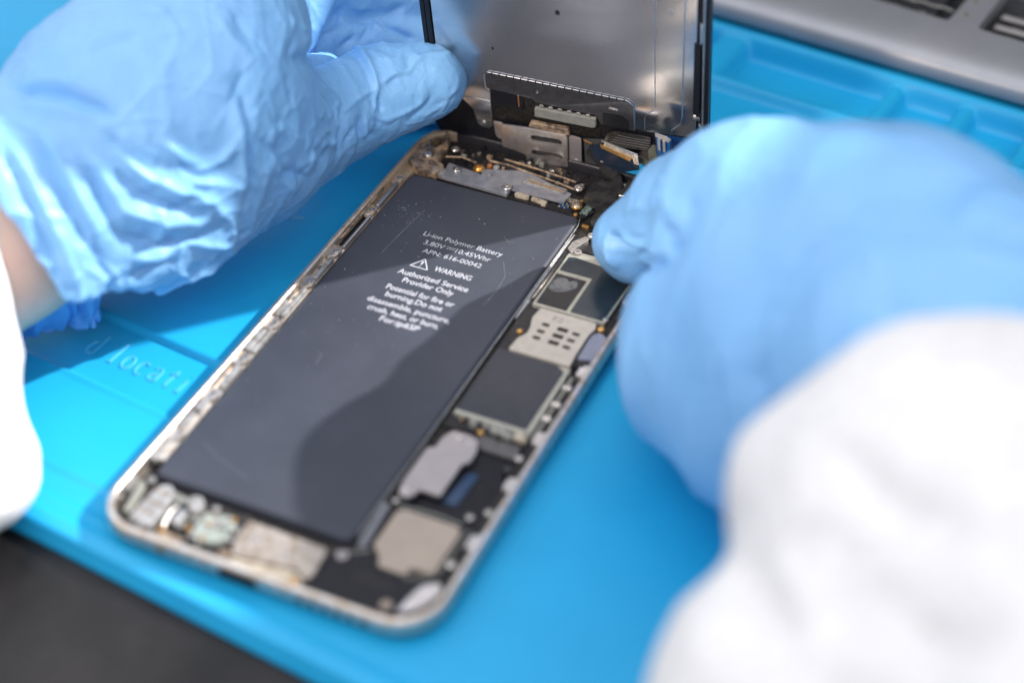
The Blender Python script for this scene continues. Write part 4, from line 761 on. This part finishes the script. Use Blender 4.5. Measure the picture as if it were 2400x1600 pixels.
def left_glove():
    f = Field((-150, -5, -4), (45, 205, 90), 1.15)
    c = lambda x0, y0, d0, r0, x1, y1, d1, r1, **k: f.cone(at(x0, y0, d0), at(x1, y1, d1), r0, r1, **k)
    # back of the hand
    c(455, 170, 412, 26, 300, 320, 405, 28.5, k=8); c(300, 320, 405, 28.5, 185, 435, 402, 25, k=8)
    c(420, 300, 412, 26, 330, 430, 408, 22, k=10)
    c(540, 330, 422, 19, 410, 480, 412, 13.5, k=10)
    c(500, 70, 415, 20, 410, 180, 412, 25, k=8)
    # thumb
    c(590, 320, 430, 19.5, 700, 284, 440, 15.2, k=8); c(700, 284, 440, 15.2, 790, 250, 446, 13.0, k=3); c(790, 250, 446, 13.0, 895, 216, 450, 11.4, k=3); c(895, 216, 450, 11.4, 1008, 186, 452, 8.9, k=3)
    c(960, 205, 451, 10.0, 1008, 190, 452, 9.2, k=2)
    # index finger rising from the knuckle and coming down behind the screen
    c(535, 30, 418, 16, 585, -120, 430, 11.5, k=6); c(585, -120, 430, 11.5, 735, -110, 450, 9.5, k=3); c(740, -90, 449, 9, 680, 80, 447, 6.5, k=1.5)
    # middle and ring fingers reaching right, behind the glass
    c(700, -30, 458, 10, 860, -20, 472, 9.5, k=2); c(860, -20, 472, 9.5, 1120, 10, 480, 8.5, k=2)
    c(660, 120, 455, 9, 840, 92, 470, 8.2, k=1.5); c(840, 92, 470, 8.2, 1120, 112, 480, 7.5, k=1.5)
    c(760, 215, 470, 7, 1130, 235, 482, 7.0, k=1.5)
    # loose cuff
    c(195, 430, 402, 25, 40, 590, 398, 26, k=8); c(60, 470, 398, 22.5, -60, 480, 392, 24, k=6); c(185, 590, 402, 14, 110, 620, 399, 18, k=6); c(246, 652, 405, 6, 195, 630, 404, 12, k=8)
    c(0, 370, 392, 13.5, -100, 400, 388, 20, k=5)
    # hollow of the cuff, and its opening
    ax = at(40, 590, 398)-at(190, 430, 402); ax /= np.linalg.norm(ax)
    c(205, 560, 404, 19.0, -60, 760, 394, 25.5, k=2, sub=True); c(215, 700, 404, 8, 100, 760, 402, 16, k=2, sub=True)
    a, b = at(0, 442, 395), at(216, 773, 400); e = b-a; vw = at(110, 600, 1)-CAM_C; n = np.cross(e, vw); n /= np.linalg.norm(n)
    if (at(40, 760, 398)-a) @ n < 0: n = -n
    f.plane(a, n, wav=lambda X, Y, Z: 1.2*np.sin(X*0.33+Z*0.2)+0.7*np.sin(Y*0.5))
    V, F = f.mesh(); V = vertex_smooth(V, F, 3, 0.5); V, F = subdiv(V, F); V = vertex_smooth(V, F, 2, 0.5)
    N = normals(V, F)
    # projection used only to know which region of the hand a vertex belongs to (cuff, palm, thumb)
    q = (V-CAM_C) @ CAM_R; px = 1200+FPX*q[:, 0]/-q[:, 2]; py = 800-FPX*q[:, 1]/-q[:, 2]
    cuff = np.clip((px*0.45+py-330)/260, 0, 1)*np.clip((760-px)/180, 0, 1)
    Dn = cuff*(1.15*folds(V, at(560, 640, 400)-at(180, 240, 400), 9.5, 60, 3.3, 6.0)-0.4)
    Dn += cuff*0.6*folds(V, at(560, 560, 400)-at(180, 300, 400), 6.0, 40, 9.1, 5.0)**1.6
    Dn += 0.35*folds(V, at(600, 420, 400)-at(180, 420, 400), 6.5, 30, 21.1, 6.0)**2.0+0.25*folds(V, at(500, 620, 400)-at(420, 220, 400), 5.5, 30, 13.1, 6.0)**2.0
    rest = 1-cuff
    Dn += rest*(0.35*folds(V, at(640, 300, 400)-at(640, 0, 400), 7.0, 26, 5.5))
    z1 = lambda P: [(x*.4677, y*.4677) for x, y in P]; z = lambda P: [(600+x*.2551, y*.2551) for x, y in P]
    ST_ = [
        (z([(860, 405), (960, 480), (1030, 570), (1075, 680), (1105, 790), (1100, 900), (1070, 1060)]), 0.8, 1.1), (z([(830, 470), (930, 540), (1000, 640), (1040, 760), (1060, 880)]), 0.9, -0.5),
        (z([(1115, 850), (1135, 950), (1165, 1050)]), 0.8, -1.3), (z([(1140, 780), (1250, 695), (1340, 665), (1400, 680), (1430, 600), (1500, 540), (1600, 515), (1800, 510)]), 0.7, 0.9),
        (z([(1408, 560), (1400, 650)]), 0.8, -1.4), (z([(1180, 800), (1260, 730), (1340, 700)]), 0.8, -0.5), (z([(745, 950), (772, 1050), (776, 1200), (742, 1390)]), 1.1, -2.0),
        (z([(570, 775), (680, 865), (765, 945), (735, 1090), (730, 1250)]), 1.0, 0.9), (z([(580, 850), (680, 950), (720, 1050)]), 1.0, -0.6), (z([(968, 1040), (960, 1150), (958, 1300)]), 0.9, -1.7), (z([(1000, 1050), (1000, 1180), (990, 1300)]), 0.9, 0.9),
        (z([(1062, 1050), (1100, 1115), (1165, 1142)]), 0.7, -1.2), (z([(1070, 900), (1078, 960), (1075, 1020)]), 0.6, -1.1), (z([(1100, 1095), (1180, 1105), (1190, 1060)]), 0.7, 0.8),
        (z([(1165, 1135), (1320, 1045), (1450, 985), (1560, 900)]), 0.7, 0.6), (z([(1390, 1095), (1500, 1010), (1590, 930), (1620, 850)]), 0.7, -0.7), (z([(1500, 1080), (1650, 1000), (1780, 880), (1840, 780)]), 0.8, 0.7), (z([(1640, 985), (1760, 900), (1850, 860)]), .7, -.6),
        (z([(560, 1560), (640, 1450), (660, 1340)]), 1.6, -2.2), (z([(500, 1390), (560, 1390)]), 0.9, -1.2), (z([(470, 1330), (500, 1400), (498, 1540)]), 1.0, 1.3), (z([(590, 1330), (680, 1310), (715, 1330)]), 0.9, 0.9),
        (z([(800, 1335), (860, 1230), (915, 1150)]), 0.8, -1.0), (z([(800, 1030), (940, 905), (1085, 825)]), 0.5, 0.5), (z([(30, 1275), (150, 1370), (290, 1480)]), 1.2, -1.4), (z([(170, 1150), (300, 1225), (440, 1325)]), 1.2, 0.9),
        (z([(1000, 1275), (1050, 1240), (1100, 1245)]), 0.7, -0.9), (z([(600, 1250), (640, 1210), (680, 1230)]), 0.7, 0.7), (z([(610, 1270), (660, 1240)]), 0.6, -0.6),
        (z([(330, 527), (430, 532), (560, 545), (700, 500), (850, 440)]), 2.0, -2.6), (z([(340, 330), (345, 420), (330, 525)]), 0.9, -1.6), (z([(300, 100), (325, 230), (330, 330)]), 1.0, 1.0),
        (z([(600, 300), (720, 200), (800, 60)]), 1.2, -1.6), (z([(800, 180), (900, 170), (1100, 185)]), 1.6, -2.0), (z([(1120, 180), (1250, 260), (1420, 350), (1500, 380)]), 1.3, -2.0), (z([(930, 290), (880, 380), (780, 430)]), 1.3, -1.6), (z([(1080, 180), (1040, 270), (960, 390)]), 1.0, -1.3),
        (z([(1150, 160), (1260, 110), (1380, 30)]), 1.0, -1.2), (z([(870, 60), (1000, 90), (1150, 80)]), 1.6, 0.8), (z([(1000, 260), (1120, 200), (1180, 330)]), 1.2, 0.8),
        (z([(380, 250), (480, 300), (430, 420)]), 1.5, 0.8), (z([(260, 650), (300, 800), (320, 1000)]), 1.0, -0.5), (z([(130, 1110), (300, 1110)]), 0.8, -0.4),
        # palm side of the thumb root and the cuff
        (z1([(1210, 480), (1240, 640), (1262, 840), (1250, 1000)]), 1.0, -1.6), (z1([(1175, 520), (1205, 700), (1215, 860), (1200, 960)]), 1.4, 0.9), (z1([(1120, 560), (1180, 450), (1230, 350)]), 0.9, -0.8),
        (z1([(500, 640), (600, 735), (700, 825), (790, 905)]), 1.7, -2.0), (z1([(540, 700), (640, 800), (740, 880)]), 1.6, 1.2), (z1([(560, 850), (650, 925), (780, 1010), (900, 1040), (1010, 1065)]), 2.4, -2.6), (z1([(620, 780), (720, 880), (850, 940), (1000, 990)]), 2.2, 1.8),
        (z1([(540, 1110), (640, 1195), (800, 1235), (950, 1230), (1120, 1160)]), 2.6, -2.6), (z1([(560, 1040), (700, 1080), (850, 1120), (1020, 1120)]), 2.4, 1.8), (z1([(620, 1290), (780, 1300), (900, 1280)]), 2.0, 1.6),
        (z1([(860, 780), (950, 855), (1000, 920)]), 1.6, -1.6), (z1([(760, 700), (880, 760), (940, 820)]), 1.8, 1.2), (z1([(380, 760), (450, 900), (520, 1050), (570, 1140)]), 1.8, -2.0), (z1([(420, 720), (500, 860), (580, 1000)]), 1.8, 1.6),
        (z1([(150, 660), (250, 850), (350, 1050), (450, 1250), (560, 1410)]), 2.2, -1.6), (z1([(220, 650), (320, 840), (420, 1040), (500, 1200)]), 2.2, 1.8), (z1([(30, 700), (150, 900), (250, 1100), (330, 1290), (400, 1470)]), 2.0, 1.6), (z1([(0, 760), (100, 920), (200, 1120), (300, 1330)]), 1.8, -1.4),
        (z1([(40, 462), (200, 452), (350, 478), (500, 540), (600, 610)]), 2.0, -2.6), (z1([(20, 540), (180, 530), (330, 560), (460, 620)]), 2.6, 1.8), (z1([(100, 420), (250, 400), (420, 430)]), 2.2, 0.9),
        (z1([(640, 1400), (760, 1340), (900, 1310)]), 1.5, -1.4), (z1([(540, 1440), (580, 1470)]), 0.9, -1.2), (z1([(560, 1400), (620, 1470), (600, 1530)]), 1.2, 1.2), (z1([(1390, 880), (1480, 860), (1530, 900)]), 1.2, -1.8), (z1([(1380, 800), (1400, 900), (1480, 950)]), 1.3, 1.2),
        (z1([(330, 240), (500, 190), (700, 150)]), 1.4, 0.5), (z1([(360, 290), (560, 230), (720, 170)]), 1.2, -0.5), (z1([(350, 150), (550, 90), (900, 60)]), 1.6, 0.5), (z1([(1150, 30), (1210, 150), (1330, 260)]), 1.6, -1.0), (z1([(1080, 60), (1160, 200), (1280, 300)]), 1.6, 0.8),
    ]
    Dn += 0.85*sculpt(V, F, ST_)
    V = V+N*Dn[:, None]
    finish('glove', V, F, m_glove, man, 'light blue glove whose thumb grips the lifted screen, deeply creased at the wrist')
left_glove()

def forearm_left():
    f = Field((-190, -60, -4), (0, 110, 90), 1.8)
    f.cone(at(200, 400, 404), at(0, 520, 398), 19, 22, k=5); f.cone(at(0, 520, 398), at(-240, 690, 384), 22, 22, k=5)
    V, F = f.mesh(); V = vertex_smooth(V, F, 4); finish('body', V, F, m_skin, man, 'bare wrist showing between blue glove and white sleeve')
forearm_left()

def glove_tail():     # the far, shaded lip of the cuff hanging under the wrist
    V, F = [], []; n = 60; m = 34
    A, B, C_, D_ = np.array(atz(52, 738, 12)), np.array(atz(48, 806, 2.0)), np.array(atz(250, 668, 12)), np.array(atz(236, 764, 2.2))
    for i in range(n):
        for j in range(m):
            u, v = i/(n-1), j/(m-1); V.append((1-u)*((1-v)*A+v*B)+u*((1-v)*C_+v*D_)+np.array([0, 0, 2.0*math.sin(math.pi*u)*(1-v)]))
    for i in range(n-1):
        for j in range(m-1): F.append([i*m+j, (i+1)*m+j, (i+1)*m+j+1, i*m+j+1])
    V = np.array(V); e = B-A; nr = np.cross(C_-A, e); nr /= np.linalg.norm(nr)
    V = V+nr*(3.4*folds(V, e, 4.6, 26, 2.0, 3.0)+1.4*folds(V, e+0.6*(C_-A)/8, 3.0, 14, 6.0, 2.0)-1.2)[:, None]
    vv = np.tile(np.arange(m)/(m-1), n); V += (e/np.linalg.norm(e))[None, :]*((vv**2)*2.2*(vnoise(V/4.0+3)-0.5))[:, None]
    V[:, 2] = np.maximum(V[:, 2], 0.4); nv = len(V); V = np.concatenate([V, V-nr*0.35]).tolist(); F += [[a+nv for a in q][::-1] for q in F]
    rim = [i*m for i in range(n)]+[(n-1)*m+j for j in range(1, m)]+[i*m+m-1 for i in range(n-2, -1, -1)]+[j for j in range(m-2, 0, -1)]
    F += [[rim[k], rim[(k+1) % len(rim)], rim[(k+1) % len(rim)]+nv, rim[k]+nv] for k in range(len(rim))]
    mesh('glove_cuff', V, F, m_glove_shade, man, smooth=60)
glove_tail()

def left_sleeve():
    f = Field((-260, -215, -4), (0, 60, 125), 2.0)
    c = lambda x0, y0, d0, r0, x1, y1, d1, r1, **k: f.cone(at(x0, y0, d0), at(x1, y1, d1), r0, r1, **k)
    c(-225, 600, 378, 19.5, -225, 800, 368, 20.5, k=6); c(-225, 800, 368, 20.5, -110, 1080, 366, 12.5, k=8); c(-100, 1080, 366, 12.5, -300, 1150, 360, 24, k=10); c(-400, 700, 370, 30, -420, 1000, 355, 32, k=10)
    f.cone((-75, -8, 36), (-215, -165, 72), 31, 43, k=10)
    c(-28, 1100, 366, 8.5, -90, 1060, 366, 12, k=5)
    V, F = f.mesh(); V = vertex_smooth(V, F, 3); V, F = subdiv(V, F); V = vertex_smooth(V, F, 1); N = normals(V, F)
    V = V+N*(1.6*folds(V, (0.3, -0.4, 1), 16, 60, 2.2))[:, None]
    V += N*sculpt(V, F, [([(0, 1060), (40, 1085), (100, 1095)], 2.0, -1.6), ([(20, 960), (60, 1030), (96, 1060)], 2.4, 1.2), ([(0, 1180), (60, 1160)], 2, -1)])[:, None]
    finish('sleeve', V, F, m_coat, man, 'hanging white sleeve cuff around the bare wrist')
left_sleeve()

def right_glove():
    f = Field((45, -5, -1), (190, 165, 115), 1.3)
    c = lambda x0, y0, d0, r0, x1, y1, d1, r1, **k: f.cone(at(x0, y0, d0), at(x1, y1, d1), r0, r1, **k)
    # finger reaching down onto the board
    c(1680, 430, 388, 11.5, 1590, 475, 404, 10.4, k=2); c(1590, 475, 404, 10.4, 1480, 566, 418, 8.7, k=2.5); c(1480, 566, 418, 8.7, 1492, 590, 419, 7.6, k=2)
    # thumb under it, then the folded fist
    c(1560, 560, 405, 7.5, 1650, 620, 395, 10, k=3)
    c(1762, 492, 368, 17.6, 1945, 515, 360, 18, k=6)
    c(1712, 830, 366, 20.6, 1765, 520, 368, 18.8, k=8); c(1712, 830, 366, 20.6, 1840, 985, 352, 17.8, k=8)
    c(1628, 770, 374, 12.5, 1640, 900, 368, 13.0, k=8)
    c(1900, 740, 352, 27, 2100, 640, 345, 26, k=10); c(2100, 640, 345, 24, 2350, 760, 325, 20.5, k=10); c(1800, 600, 360, 20, 1960, 620, 352, 24, k=8)
    c(1815, 985, 352, 18.5, 2150, 860, 325, 24, k=10); c(2350, 770, 325, 21, 2700, 1000, 300, 24, k=8); c(2150, 860, 325, 24, 2500, 1100, 300, 26, k=8)
    V, F = f.mesh(); V = vertex_smooth(V, F, 3); V, F = subdiv(V, F); V = vertex_smooth(V, F, 1); N = normals(V, F)
    Dn = 0.8*folds(V, at(1700, 900, 370)-at(1750, 400, 370), 15, 50, 7.7)+0.3*folds(V, at(1700, 900, 370)-at(1850, 400, 370), 8, 34, 1.7)
    k = lambda P: [(1380+x*.2105, 350+y*.2105) for x, y in P]
    Dn += sculpt(V, F, [
        (k([(215, 960), (330, 1000), (430, 1090), (600, 1190)]), 1.2, -2.0), (k([(330, 940), (450, 1020), (600, 1130), (760, 1190)]), 1.2, 1.6), (k([(230, 880), (200, 1020), (240, 1200), (330, 1340)]), 1.5, 1.4),
        (k([(820, 850), (880, 980), (950, 1100)]), 1.6, -4.0), (k([(500, 1220), (650, 1250), (850, 1270)]), 2.0, -3.6), (k([(730, 440), (760, 600), (760, 760)]), 1.5, -1.6), (k([(860, 430), (900, 600), (900, 800)]), 1.5, 1.6), (k([(1100, 500), (1110, 700), (1080, 850)]), 2.2, -2.4),
        (k([(420, 960), (520, 1000), (640, 990)]), 1.0, -0.6), (k([(380, 700), (520, 640), (650, 640)]), 1.5, 0.5), (k([(820, 310), (840, 400)]), 1.2, -1.2),
        ([(1810, 760), (1780, 900), (1800, 1080)], 4.5, -2.5), ([(1760, 700), (1710, 860), (1720, 1000)], 5, 1.5), ([(2060, 600), (2080, 720), (2140, 800)], 5, -1.8), ([(1900, 560), (1860, 640)], 4, -1.2)])
    V = V+N*Dn[:, None]; V = vertex_smooth(V, F, 1, 0.4)
    finish('glove', V, F, m_glove, man, 'smooth light blue glove of the hand with a fingertip pressed on the circuit board')
right_glove()
def forearm_right():
    f = Field((120, -100, 10), (260, 90, 120), 3.0); f.cone(at(2450, 900, 318), at(2560, 1300, 285), 16, 20, k=4); V, F = f.mesh(); V = vertex_smooth(V, F, 3); finish('body', V, F, m_skin, man)
def right_sleeve():
    f = Field((70, -235, -4), (320, 120, 150), 2.4)
    c = lambda x0, y0, d0, r0, x1, y1, d1, r1, **k: f.cone(at(x0, y0, d0), at(x1, y1, d1), r0, r1, **k)
    c(2205, 1255, 278, 31.0, 2600, 1700, 255, 42, k=9); c(2050, 1190, 284, 19, 2190, 1030, 284, 17.0, k=9); c(1985, 1710, 272, 31.5, 2400, 2000, 262, 40, k=6); c(2350, 1070, 292, 23.0, 2700, 1170, 285, 28, k=9)
    f.cone((196, -8, 57), (250, -185, 80), 34, 46, k=10)
    c(1880, 1135, 288, 10.5, 2030, 1260, 284, 20, k=8)
    V, F = f.mesh(); V = vertex_smooth(V, F, 3); V, F = subdiv(V, F); V = vertex_smooth(V, F, 1); N = normals(V, F)
    Dn = 0.8*(folds(V, at(1700, 1200, 280)-at(2300, 1500, 280), 22, 80, 4.4)-0.4)+sculpt(V, F, [([(1700, 1290), (1790, 1400), (1840, 1540)], 4.5, -5), ([(1760, 1270), (1880, 1400), (1930, 1560)], 6, 2.0), ([(1900, 1000), (2050, 1150), (2300, 1250)], 6, -3), ([(2150, 820), (2250, 950), (2390, 1010)], 5, -2.5), ([(2000, 1350), (2150, 1480), (2390, 1530)], 7, -3.5)])
    V = V+N*Dn[:, None]
    finish('sleeve', V, F, m_coat, man, 'broad white sleeve in the right foreground')
forearm_right(); right_sleeve()
